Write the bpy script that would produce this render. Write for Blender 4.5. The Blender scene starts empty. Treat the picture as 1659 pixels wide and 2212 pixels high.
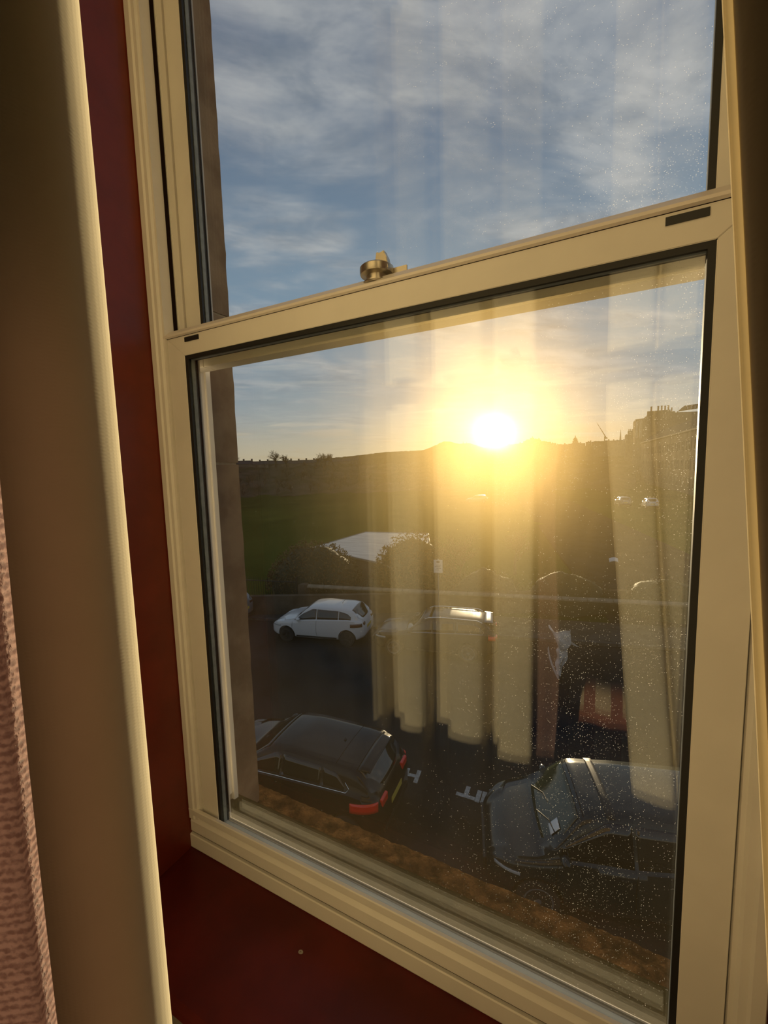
import bpy, bmesh, math, random
import numpy as np
from mathutils import Vector, Matrix, noise
R = math.radians
C = bpy.context.scene.collection
sc = bpy.context.scene

# ------------------------------------------------------------------ camera
CAM = Vector((0.79267, -0.58933, 0.84846))
RX = Vector((0.890129, 0.454925, -0.026711)); UX = Vector((-0.023268, 0.103909, 0.994315)); FX = Vector((-0.455114, 0.884447, -0.103078))
cd = bpy.data.cameras.new('camera'); cam = bpy.data.objects.new('camera', cd); C.objects.link(cam)
cd.sensor_fit = 'HORIZONTAL'; cd.sensor_width = 36.0; cd.lens = 36.0 * 900 / 1659; cd.clip_start = 0.01; cd.clip_end = 20000
cam.matrix_world = Matrix(((RX.x, UX.x, -FX.x, CAM.x), (RX.y, UX.y, -FX.y, CAM.y), (RX.z, UX.z, -FX.z, CAM.z), (0, 0, 0, 1)))
sc.camera = cam
def ray(px, py): return RX * ((px - 829.5) / 900) - UX * ((py - 1106) / 900) + FX
def at(px, py, ax, val):
    d = ray(px, py); return CAM + d * ((val - CAM[ax]) / d[ax])

# ------------------------------------------------------------------ node helpers
class NT:
    def __init__(s, tree): s.t = tree; s.n = tree.nodes; s.l = tree.links
    def node(s, kind, **kw):
        n = s.n.new(kind)
        for k, v in kw.items(): setattr(n, k, v)
        return n
    def put(s, sock, v):
        if isinstance(v, bpy.types.NodeSocket): s.l.new(v, sock)
        elif isinstance(v, (tuple, list)) and sock.type == 'RGBA' and len(v) == 3: sock.default_value = (*v, 1)
        else: sock.default_value = v
    def m(s, op, a, b=0.0, c=0.0, clamp=False):
        n = s.node('ShaderNodeMath', operation=op, use_clamp=clamp)
        s.put(n.inputs[0], a); s.put(n.inputs[1], b); s.put(n.inputs[2], c); return n.outputs[0]
    def vm(s, op, a, b=(0, 0, 0), out=0):
        n = s.node('ShaderNodeVectorMath', operation=op); s.put(n.inputs[0], a); s.put(n.inputs[1], b); return n.outputs[out]
    def mix(s, f, a, b, mode='MIX'):
        n = s.node('ShaderNodeMix', data_type='RGBA', blend_type=mode); s.put(n.inputs[0], f); s.put(n.inputs[6], a); s.put(n.inputs[7], b); return n.outputs[2]
    def noise(s, vec, scale, detail=4, rough=.5, dist=0.0):
        n = s.node('ShaderNodeTexNoise'); s.put(n.inputs['Vector'], vec); s.put(n.inputs['Scale'], scale); s.put(n.inputs['Detail'], detail)
        s.put(n.inputs['Roughness'], rough); s.put(n.inputs['Distortion'], dist); return n.outputs[0]
    def step(s, v, a, b, to0=0.0, to1=1.0, smooth=True):
        n = s.node('ShaderNodeMapRange', interpolation_type='SMOOTHSTEP' if smooth else 'LINEAR'); s.put(n.inputs[0], v)
        for i, x in enumerate((a, b, to0, to1)): s.put(n.inputs[i + 1], x)
        return n.outputs[0]
    def comb(s, x, y, z):
        n = s.node('ShaderNodeCombineXYZ'); s.put(n.inputs[0], x); s.put(n.inputs[1], y); s.put(n.inputs[2], z); return n.outputs[0]

# ------------------------------------------------------------------ sky, sun, exposure
SUN = Vector((-0.212632, 0.974259, 0.074883)).normalized()
def build_world():
    w = bpy.data.worlds.new('sky'); sc.world = w; w.use_nodes = True; T = NT(w.node_tree); T.n.clear()
    d = T.vm('NORMALIZE', T.node('ShaderNodeTexCoord').outputs['Generated'])
    sp = T.node('ShaderNodeSeparateXYZ'); T.put(sp.inputs[0], d); X, Y, Z = sp.outputs
    el = T.m('MAXIMUM', Z, 0.0)
    cosang = T.vm('DOT_PRODUCT', d, tuple(SUN), out=1)
    ang = T.m('ARCCOSINE', T.m('MINIMUM', cosang, 1.0))
    base = T.mix(T.step(el, .0, .26), (.46, .47, .44), (.21, .31, .42))
    base = T.mix(T.step(el, .24, .8), base, (.085, .13, .23))
    # high soft cloud sheet, stretched and bent
    den = T.m('ADD', el, .12)
    px = T.m('DIVIDE', X, den); py = T.m('DIVIDE', Y, den)
    a = T.m('ADD', T.m('MULTIPLY', px, .80), T.m('MULTIPLY', py, .60)); b = T.m('SUBTRACT', T.m('MULTIPLY', py, .80), T.m('MULTIPLY', px, .60))
    P = T.comb(T.m('MULTIPLY', a, .62), T.m('MULTIPLY', b, 1.15), 3.3)
    n1 = T.noise(P, 3.0, 8, .55, .45)
    n2 = T.noise(T.vm('ADD', P, (7.3, 2.1, 0)), 1.3, 3, .5, .2)
    cl = T.step(T.m('ADD', T.m('MULTIPLY', n1, .75), T.m('MULTIPLY', n2, .45)), .49, .78)
    cl = T.m('MULTIPLY', cl, T.step(el, .12, .34, .35, .95))
    tex = T.step(T.noise(T.vm('ADD', P, (3.0, 5.0, 1.0)), 5.5, 7, .6, .4), .3, .7)
    ccol = T.mix(tex, (.24, .27, .32), (.54, .54, .56))
    sky = T.mix(cl, base, ccol)
    # thin bands low over the horizon
    az = T.m('ARCTAN2', X, Y)
    Q = T.comb(T.m('MULTIPLY', az, 3.0), T.m('MULTIPLY', Z, 26.0), 1.0)
    bands = T.step(T.noise(Q, 1.6, 5, .55, .6), .50, .66)
    bands = T.m('MULTIPLY', bands, T.step(el, .05, .30, .8, 0.0))
    sky = T.mix(bands, sky, T.mix(T.step(el, .02, .14), (.40, .33, .27), (.58, .57, .53)))
    # warm light low in the air toward the sun
    low = T.m('MULTIPLY', T.step(el, .0, .14, 1.0, 0.0), .55)
    sky = T.mix(low, sky, (.66, .50, .26))
    g1 = T.m('EXPONENT', T.m('MULTIPLY', T.m('DIVIDE', ang, .26), -1.0))
    sky = T.mix(1.0, sky, T.mix(g1, (0, 0, 0), (.14, .08, .02)), 'ADD')
    disc = T.step(ang, .0052, .0044)
    sky = T.mix(1.0, sky, T.mix(disc, (0, 0, 0), (60, 50, 34)), 'ADD')
    sky = T.mix(T.step(Z, -.03, -.001), (.05, .045, .03), sky)
    bg = T.node('ShaderNodeBackground'); T.put(bg.inputs[0], sky); bg.inputs[1].default_value = 1.0
    o = T.node('ShaderNodeOutputWorld'); T.l.new(bg.outputs[0], o.inputs[0])
    w.cycles.sampling_method = 'MANUAL'; w.cycles.sample_map_resolution = 1024
build_world()
sd = bpy.data.lights.new('sun', 'SUN'); sd.energy = 7.5; sd.color = (1.0, .76, .46); sd.angle = R(.53)
so = bpy.data.objects.new('sun', sd); C.objects.link(so); so.rotation_euler = SUN.to_track_quat('Z', 'Y').to_euler(); so.location = (0, 0, 30)
sc.view_settings.view_transform = 'Standard'; sc.view_settings.look = 'None'; sc.view_settings.gamma = 1.0; sc.view_settings.use_curve_mapping = False
sc.view_settings.exposure = 0.0
cy = sc.cycles
cy.transparent_max_bounces = 24; cy.max_bounces = 10; cy.transmission_bounces = 8; cy.glossy_bounces = 5; cy.diffuse_bounces = 5
cy.use_denoising = True; cy.sample_clamp_indirect = 6.0; cy.caustics_reflective = False; cy.caustics_refractive = False

# ------------------------------------------------------------------ materials
M = {}
def mat(name, col, rough=.6, metal=0.0, var=0.0, vscale=20, bump=0.0, bscale=60, col2=None, spec=.5, coat=0.0, detail=4, stretch=(1, 1, 1)):
    m = bpy.data.materials.new(name); m.use_nodes = True; T = NT(m.node_tree); b = T.n['Principled BSDF']
    if rough >= .8 and name not in ('tyre',): b.inputs['IOR'].default_value = 1.0
    b.inputs['Roughness'].default_value = rough; b.inputs['Metallic'].default_value = metal; b.inputs['Specular IOR Level'].default_value = spec
    b.inputs['Coat Weight'].default_value = coat; b.inputs['Coat Roughness'].default_value = .04
    mp = T.vm('MULTIPLY', T.node('ShaderNodeTexCoord').outputs['Object'], stretch)
    c2 = col2 or tuple(x * (1 - var) for x in col)
    if var or col2:
        f = T.step(T.noise(mp, vscale, detail, .6), .35, .65); T.put(b.inputs['Base Color'], T.mix(f, col, c2))
    else: b.inputs['Base Color'].default_value = (*col, 1)
    if bump:
        bp = T.node('ShaderNodeBump'); bp.inputs['Strength'].default_value = bump; bp.inputs['Distance'].default_value = .002
        T.put(bp.inputs['Height'], T.noise(mp, bscale, 5, .6)); T.l.new(bp.outputs[0], b.inputs['Normal'])
    M[name] = m; return m
mat('upvc', (.80, .76, .69), .42, var=.05, vscale=9, bump=.03, bscale=300)
mat('upvc_edge', (.80, .74, .68), .35, var=.04)
mat('seam', (.02, .012, .008), .8)
mat('gasket', (.012, .012, .012), .55)
mat('spacer', (.30, .33, .35), .6, .3, var=.2, vscale=60, stretch=(.1, 1, 1))
mat('satin_metal', (.52, .47, .38), .32, .9)
mat('red_gloss', (.17, .022, .008), .38, var=.25, vscale=7, bump=.1, bscale=30)
mat('red_board', (.12, .012, .007), .42, var=.35, vscale=6, bump=.1, bscale=40, spec=.3)
mat('plaster', (.30, .24, .18), .8, var=.1)
mat('carpet', (.06, .045, .04), .95, var=.3, vscale=60)
mat('sandstone', (.28, .22, .165), .9, col2=(.19, .145, .11), vscale=9, bump=.7, bscale=120)
mat('sill_stone', (.13, .07, .03), .95, col2=(.04, .025, .012), vscale=28, bump=1.0, bscale=160)
mat('ledge_olive', (.036, .030, .017), .9, col2=(.018, .018, .010), vscale=18)  # dark olive tone of the drip ledge
mat('mortar', (.42, .37, .30), .95, var=.2, vscale=80)
mat('asphalt', (.030, .030, .032), .85, spec=.2, var=.35, vscale=.8, bump=.4, bscale=30)
mat('pavement', (.085, .078, .07), .85, var=.3, vscale=2)
mat('kerb', (.10, .095, .09), .85, var=.3, vscale=4)
mat('roadpaint', (.42, .42, .40), .8, var=.35, vscale=14)
mat('grass', (.024, .042, .009), .95, spec=.1, col2=(.042, .060, .014), vscale=.10, bump=.5, bscale=5, detail=8)
mat('scrub', (.085, .068, .052), .95, spec=.1, col2=(.040, .042, .024), vscale=.12, detail=8, bump=.5, bscale=2)
mat('bark', (.05, .038, .028), .9)
mat('twig', (.13, .095, .06), .9)
mat('leaf_dark', (.03, .035, .012), .75)
mat('leaf_dry', (.13, .10, .05), .8)
mat('wallstone', (.13, .10, .07), .92, var=.4, vscale=1.5, bump=.6, bscale=14)
mat('coping', (.26, .22, .16), .85, var=.3, vscale=3)
mat('iron', (.012, .012, .012), .6)
mat('signwhite', (.62, .62, .60), .5)
mat('signtext', (.05, .06, .12), .6)
mat('pole_grey', (.22, .22, .21), .5, .5)
mat('roof_felt', (.22, .23, .24), .35, col2=(.34, .35, .36), vscale=1.4, stretch=(.35, 2.2, 1), detail=6, bump=.15, bscale=2)
mat('hill', (.06, .05, .03), .95, var=.3, vscale=.01)
mat('slate', (.06, .062, .07), .85, var=.2, vscale=2)
mat('housewall', (.17, .15, .12), .9, var=.25, vscale=.5)
mat('tenement', (.20, .165, .12), .9, var=.3, vscale=.25, bump=.4, bscale=4)
mat('tenement_trim', (.34, .29, .22), .85, var=.2, vscale=1)
mat('chimneypot', (.28, .19, .12), .8)
mat('cargl', (.008, .009, .010), .04, spec=.8)
mat('cargl_green', (.035, .045, .028), .06, spec=.7)
mat('tyre', (.012, .012, .012), .85)
mat('alloy', (.42, .42, .42), .35, .8)
mat('blacktrim', (.012, .012, .012), .5)
mat('chrome', (.75, .74, .72), .15, 1.0)
mat('white_paint', (.55, .55, .56), .28, coat=.6)
mat('silver_paint', (.20, .205, .21), .28, .4, coat=.8)
mat('navy_paint', (.003, .004, .008), .18, spec=.3, coat=.1)
mat('teal_paint', (.009, .017, .021), .2, spec=.4, coat=.3)
mat('dark_paint', (.022, .022, .022), .25, spec=.4, coat=.15)
mat('alloy_dark', (.03, .03, .03), .5)
mat('tail_red', (.75, .012, .008), .2, coat=.5)
mat('tail_dark', (.06, .012, .01), .2, coat=.5)
mat('lamp_clear', (.35, .37, .38), .15)
mat('plate_yellow', (.50, .38, .06), .5)
mat('paper', (.72, .72, .70), .7)
mat('bag', (.50, .49, .48), .4, var=.1, vscale=8)
mat('cranepaint', (.12, .09, .05), .7)

def mat_red_tail():      # brake-lamp lens: plain red plastic
    return M['tail_red']

def mat_fabric(name, col, trans, scale):
    m = bpy.data.materials.new(name); m.use_nodes = True; T = NT(m.node_tree); T.n.clear()
    oc = T.node('ShaderNodeTexCoord').outputs['Object']
    w1 = T.node('ShaderNodeTexWave', wave_type='BANDS', bands_direction='Z'); T.put(w1.inputs['Vector'], oc); w1.inputs['Scale'].default_value = scale; w1.inputs['Distortion'].default_value = 1.5
    w2 = T.node('ShaderNodeTexWave', wave_type='BANDS', bands_direction='X'); T.put(w2.inputs['Vector'], oc); w2.inputs['Scale'].default_value = scale; w2.inputs['Distortion'].default_value = 1.5
    h = T.m('MULTIPLY', w1.outputs[1], w2.outputs[1])
    c = T.mix(T.noise(oc, 30, 4, .6), col, tuple(x * .86 for x in col))
    bp = T.node('ShaderNodeBump'); bp.inputs['Strength'].default_value = .12; bp.inputs['Distance'].default_value = .0003; T.put(bp.inputs['Height'], h)
    d = T.node('ShaderNodeBsdfDiffuse'); T.put(d.inputs[0], c); T.l.new(bp.outputs[0], d.inputs['Normal'])
    t = T.node('ShaderNodeBsdfTranslucent'); T.put(t.inputs[0], c)
    mx = T.node('ShaderNodeMixShader'); mx.inputs[0].default_value = trans; T.l.new(d.outputs[0], mx.inputs[1]); T.l.new(t.outputs[0], mx.inputs[2])
    o = T.node('ShaderNodeOutputMaterial'); T.l.new(mx.outputs[0], o.inputs[0]); M[name] = m; return m
mat_fabric('linen', (.78, .71, .53), .04, 260)
mat_fabric('linen_lit_edge', (.80, .71, .52), .60, 260)  # more translucent copy of the linen, for the added sunlit edge strip

def mat_knit():
    m = bpy.data.materials.new('knit'); m.use_nodes = True; T = NT(m.node_tree); b = T.n['Principled BSDF']
    oc = T.node('ShaderNodeTexCoord').outputs['Object']
    w = T.node('ShaderNodeTexWave', wave_type='BANDS', bands_direction='Z'); T.put(w.inputs['Vector'], oc); w.inputs['Scale'].default_value = 170; w.inputs['Distortion'].default_value = 3.0; w.inputs['Detail'].default_value = 3; w.inputs['Detail Scale'].default_value = 6.0
    v = T.node('ShaderNodeTexVoronoi'); T.put(v.inputs['Vector'], oc); v.inputs['Scale'].default_value = 800
    h = T.m('ADD', T.m('MULTIPLY', w.outputs[1], .5), T.m('MULTIPLY', v.outputs[0], .75))
    T.put(b.inputs['Base Color'], T.mix(T.step(h, .2, 1.0), (.20, .10, .085), (.55, .35, .30)))
    b.inputs['Roughness'].default_value = .95; b.inputs['Sheen Weight'].default_value = .4
    bp = T.node('ShaderNodeBump'); bp.inputs['Strength'].default_value = 1.0; bp.inputs['Distance'].default_value = .0005; T.put(bp.inputs['Height'], h); T.l.new(bp.outputs[0], b.inputs['Normal'])
    t = T.node('ShaderNodeBsdfTranslucent'); T.put(t.inputs[0], T.mix(T.step(h, .2, 1.0), (.42, .29, .27), (.80, .62, .58)))
    mx = T.node('ShaderNodeMixShader'); mx.inputs[0].default_value = .45; T.l.new(b.outputs[0], mx.inputs[1]); T.l.new(t.outputs[0], mx.inputs[2]); T.l.new(mx.outputs[0], T.n['Material Output'].inputs[0])
    M['knit'] = m
mat_knit()

def mat_check():
    m = bpy.data.materials.new('checked_wool'); m.use_nodes = True; T = NT(m.node_tree); b = T.n['Principled BSDF']
    sp = T.node('ShaderNodeSeparateXYZ'); T.put(sp.inputs[0], T.node('ShaderNodeTexCoord').outputs['Object'])
    fx = T.m('GREATER_THAN', T.m('FRACT', T.m('MULTIPLY', sp.outputs[0], 13.0)), .42)
    fz = T.m('GREATER_THAN', T.m('FRACT', T.m('MULTIPLY', sp.outputs[2], 5.0)), .30)
    c = T.mix(T.m('MULTIPLY', fx, fz), (.34, .14, .09), (.60, .48, .34)); T.put(b.inputs['Base Color'], c); b.inputs['Roughness'].default_value = .95
    M['checked_wool'] = m
mat_check()

def mat_glass(name, dirt, r0=.039):
    """Clear pane: sharp surface reflection, and a film of dust and smears that scatters a little light forwards."""
    m = bpy.data.materials.new(name); m.use_nodes = True; T = NT(m.node_tree); T.n.clear()
    g = T.node('ShaderNodeNewGeometry'); oc = T.node('ShaderNodeTexCoord').outputs['Object']
    c = T.m('ABSOLUTE', T.vm('DOT_PRODUCT', g.outputs['Normal'], g.outputs['Incoming'], out=1))
    fr = T.m('ADD', T.m('MULTIPLY', T.m('POWER', T.m('SUBTRACT', 1.0, c), 5.0), .95), r0) if r0 else 0.0
    tr = T.node('ShaderNodeBsdfTransparent'); tr.inputs[0].default_value = (.985, .99, .98, 1)
    gl = T.node('ShaderNodeBsdfGlossy'); gl.inputs['Roughness'].default_value = 0.0
    cur = tr.outputs[0]
    if dirt:
        smear = T.m('ADD', T.step(T.noise(T.vm('MULTIPLY', oc, (1.0, 1.0, .35)), 5.0, 5, .6, .5), .25, .8, .75, 1.3), 0.0)
        for ior, rough, wgt, colr in dirt:
            r_ = T.node('ShaderNodeBsdfRefraction', distribution='GGX' if rough > 0 else 'BECKMANN'); r_.inputs['IOR'].default_value = ior; r_.inputs['Roughness'].default_value = abs(rough); r_.inputs[0].default_value = (*colr, 1)
            mx = T.node('ShaderNodeMixShader'); T.put(mx.inputs[0], T.m('MULTIPLY', smear, wgt)); T.l.new(cur, mx.inputs[1]); T.l.new(r_.outputs[0], mx.inputs[2]); cur = mx.outputs[0]
        # separate dust specks, thicker toward the lower right of the pane
        sp = T.node('ShaderNodeSeparateXYZ'); T.put(sp.inputs[0], oc)
        tot = 0.0
        for scale, rad, dens in ((430, .135, .0), (210, .075, .15)):
            v = T.node('ShaderNodeTexVoronoi', voronoi_dimensions='2D'); T.put(v.inputs['Vector'], T.comb(sp.outputs[0], sp.outputs[2], 0.0)); v.inputs['Scale'].default_value = scale; v.inputs['Randomness'].default_value = 1.0
            keep = T.m('GREATER_THAN', v.outputs['Color'], T.m('SUBTRACT', .97 - dens * .2, T.m('MULTIPLY', T.step(sp.outputs[0], .35, .9), T.step(T.noise(oc, 6, 3), .3, .7, .09, .30))))
            rr = T.m('MULTIPLY', T.step(T.noise(oc, 90, 2), .3, .7, .5, 1.2), rad)
            tot = T.m('ADD', T.m('MULTIPLY', keep, T.m('LESS_THAN', v.outputs['Distance'], rr)), tot)
        dust = T.m('MULTIPLY', T.m('MINIMUM', tot, 1.0), .38)
        tl = T.node('ShaderNodeBsdfTranslucent'); tl.inputs[0].default_value = (.8, .8, .78, 1)
        mx = T.node('ShaderNodeMixShader'); T.put(mx.inputs[0], dust); T.l.new(cur, mx.inputs[1]); T.l.new(tl.outputs[0], mx.inputs[2]); cur = mx.outputs[0]
    mx = T.node('ShaderNodeMixShader'); T.put(mx.inputs[0], fr); T.l.new(cur, mx.inputs[1]); T.l.new(gl.outputs[0], mx.inputs[2])
    o = T.node('ShaderNodeOutputMaterial'); T.l.new(mx.outputs[0], o.inputs[0]); M[name] = m
mat_glass('glass_clear', [])
mat_glass('glass_upper', [], .012)
mat_glass('glass_dusty', [(1.06, -.70, .0028, (1, .86, .48)), (1 / 1.06, -.70, .0028, (1, .86, .48)), (1.25, .97, .040, (1, .77, .37))], 0)
mat_glass('glass_film_upper', [(1.32, .95, .010, (1, .9, .6))], 0)

# ------------------------------------------------------------------ mesh helpers
class MB:
    def __init__(s): s.v = []; s.f = []
    def add(s, vs, fs):
        o = len(s.v); s.v += [tuple(v) for v in vs]; s.f += [tuple(i + o for i in f) for f in fs]; return s
    def box(s, x0, x1, y0, y1, z0, z1, mtx=None):
        vs = [Vector((x, y, z)) for x in (x0, x1) for y in (y0, y1) for z in (z0, z1)]
        if mtx: vs = [mtx @ v for v in vs]
        return s.add(vs, [(0, 1, 3, 2), (4, 6, 7, 5), (0, 4, 5, 1), (2, 3, 7, 6), (0, 2, 6, 4), (1, 5, 7, 3)])
    def prism(s, poly, a, b, axes='yz'):
        """polygon in two axes swept along the third from a to b"""
        n = len(poly)
        def P(p, t): return (t, p[0], p[1]) if axes == 'yz' else (p[0], t, p[1]) if axes == 'xz' else (p[0], p[1], t)
        vs = [P(p, a) for p in poly] + [P(p, b) for p in poly]
        return s.add(vs, [tuple(range(n))[::-1], tuple(range(n, 2 * n))] + [(i, (i + 1) % n, n + (i + 1) % n, n + i) for i in range(n)])
    def tube(s, pts, rads, n=6, cap=True):
        base = len(s.v); pts = [Vector(p) for p in pts]
        if not hasattr(rads, '__len__'): rads = [rads] * len(pts)
        for i, p in enumerate(pts):
            d = (pts[min(i + 1, len(pts) - 1)] - pts[max(i - 1, 0)]).normalized()
            a = d.cross(Vector((0, 0, 1)));
            if a.length < 1e-3: a = Vector((1, 0, 0))
            a.normalize(); b = d.cross(a)
            for k in range(n):
                t = 2 * math.pi * k / n; s.v.append(tuple(p + (a * math.cos(t) + b * math.sin(t)) * rads[i]))
        for i in range(len(pts) - 1):
            for k in range(n):
                k2 = (k + 1) % n; s.f.append((base + i * n + k, base + i * n + k2, base + (i + 1) * n + k2, base + (i + 1) * n + k))
        if cap: s.f.append(tuple(base + k for k in range(n))[::-1]); s.f.append(tuple(base + (len(pts) - 1) * n + k for k in range(n)))
        return s
    def lathe(s, prof, c, axis='z', n=24):
        base = len(s.v)
        for r, h in prof:
            for k in range(n):
                t = 2 * math.pi * k / n; a, b = r * math.cos(t), r * math.sin(t)
                s.v.append((c[0] + a, c[1] + b, c[2] + h) if axis == 'z' else (c[0] + a, c[1] + h, c[2] + b))
        for i in range(len(prof) - 1):
            for k in range(n):
                k2 = (k + 1) % n; s.f.append((base + i * n + k, base + i * n + k2, base + (i + 1) * n + k2, base + (i + 1) * n + k))
        s.f.append(tuple(base + k for k in range(n))[::-1]); s.f.append(tuple(base + (len(prof) - 1) * n + k for k in range(n)))
        return s
    def grid(s, fn, nu, nv):
        base = len(s.v)
        for i in range(nu + 1):
            for j in range(nv + 1): s.v.append(tuple(fn(i / nu, j / nv)))
        for i in range(nu):
            for j in range(nv):
                a = base + i * (nv + 1) + j; s.f.append((a, a + 1, a + nv + 2, a + nv + 1))
        return s
    def mesh(s, name, m, smooth=False, bevel=0):
        me = bpy.data.meshes.new(name); me.from_pydata(s.v, [], s.f)
        bm = bmesh.new(); bm.from_mesh(me)
        if bevel: bmesh.ops.bevel(bm, geom=[e for e in bm.edges], offset=bevel, segments=2, affect='EDGES', clamp_overlap=True)
        bmesh.ops.recalc_face_normals(bm, faces=bm.faces); bm.to_mesh(me); bm.free()
        me.materials.append(M[m] if isinstance(m, str) else m)
        if smooth: me.polygons.foreach_set('use_smooth', [True] * len(me.polygons)); me.update()
        if smooth == 'auto': me.set_sharp_from_angle(angle=R(38))
        return me
    def obj(s, name, m, parent=None, smooth=False, bevel=0, thick=0):
        o = bpy.data.objects.new(name, s.mesh(name, m, smooth, bevel)); C.objects.link(o)
        if parent: o.parent = parent
        if thick: md = o.modifiers.new('s', 'SOLIDIFY'); md.thickness = thick; md.offset = 0
        return o
def empty(name, loc=(0, 0, 0), rz=0, parent=None):
    o = bpy.data.objects.new(name, None); C.objects.link(o); o.location = loc; o.rotation_euler = (0, 0, rz); o.empty_display_size = .1
    if parent: o.parent = parent
    return o
def tag(o, label=None, cat=None, group=None, kind=None):
    for k, v in (('label', label), ('category', cat), ('group', group), ('kind', kind)):
        if v: o[k] = v
    return o
def inst(name, me, parent=None, loc=(0, 0, 0), rot=(0, 0, 0), scale=(1, 1, 1)):
    o = bpy.data.objects.new(name, me); C.objects.link(o); o.parent = parent; o.location = loc; o.rotation_euler = rot; o.scale = scale; return o
def jit(mb, amp, freq, seed=0):
    for i, v in enumerate(mb.v):
        p = Vector(v); n = noise.noise_vector(p * freq + Vector((seed, seed * 1.7, 3))); mb.v[i] = tuple(p + n * amp)
    return mb
def rough_box(x0, x1, y0, y1, z0, z1, step, amp, freq, seed):
    bm = bmesh.new(); bmesh.ops.create_cube(bm, size=1)
    for v in bm.verts: v.co = Vector((x0 + (v.co.x + .5) * (x1 - x0), y0 + (v.co.y + .5) * (y1 - y0), z0 + (v.co.z + .5) * (z1 - z0)))
    nx, ny, nz = [max(1, int(d / step)) for d in (x1 - x0, y1 - y0, z1 - z0)]
    for ax, n in ((0, nx), (1, ny), (2, nz)):
        lo = (x0, y0, z0)[ax]; L = ((x1, y1, z1)[ax] - lo)
        for k in range(1, n):
            no = [0, 0, 0]; no[ax] = 1; co = [0, 0, 0]; co[ax] = lo + L * k / n
            bmesh.ops.bisect_plane(bm, geom=bm.verts[:] + bm.edges[:] + bm.faces[:], plane_co=co, plane_no=no)
    mb = MB(); bm.verts.index_update(); mb.add([v.co for v in bm.verts], [[v.index for v in f.verts] for f in bm.faces]); bm.free()
    return jit(mb, amp, freq, seed)

W = 0.95
ZG = CAM.z - 6.8          # street level

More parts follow.
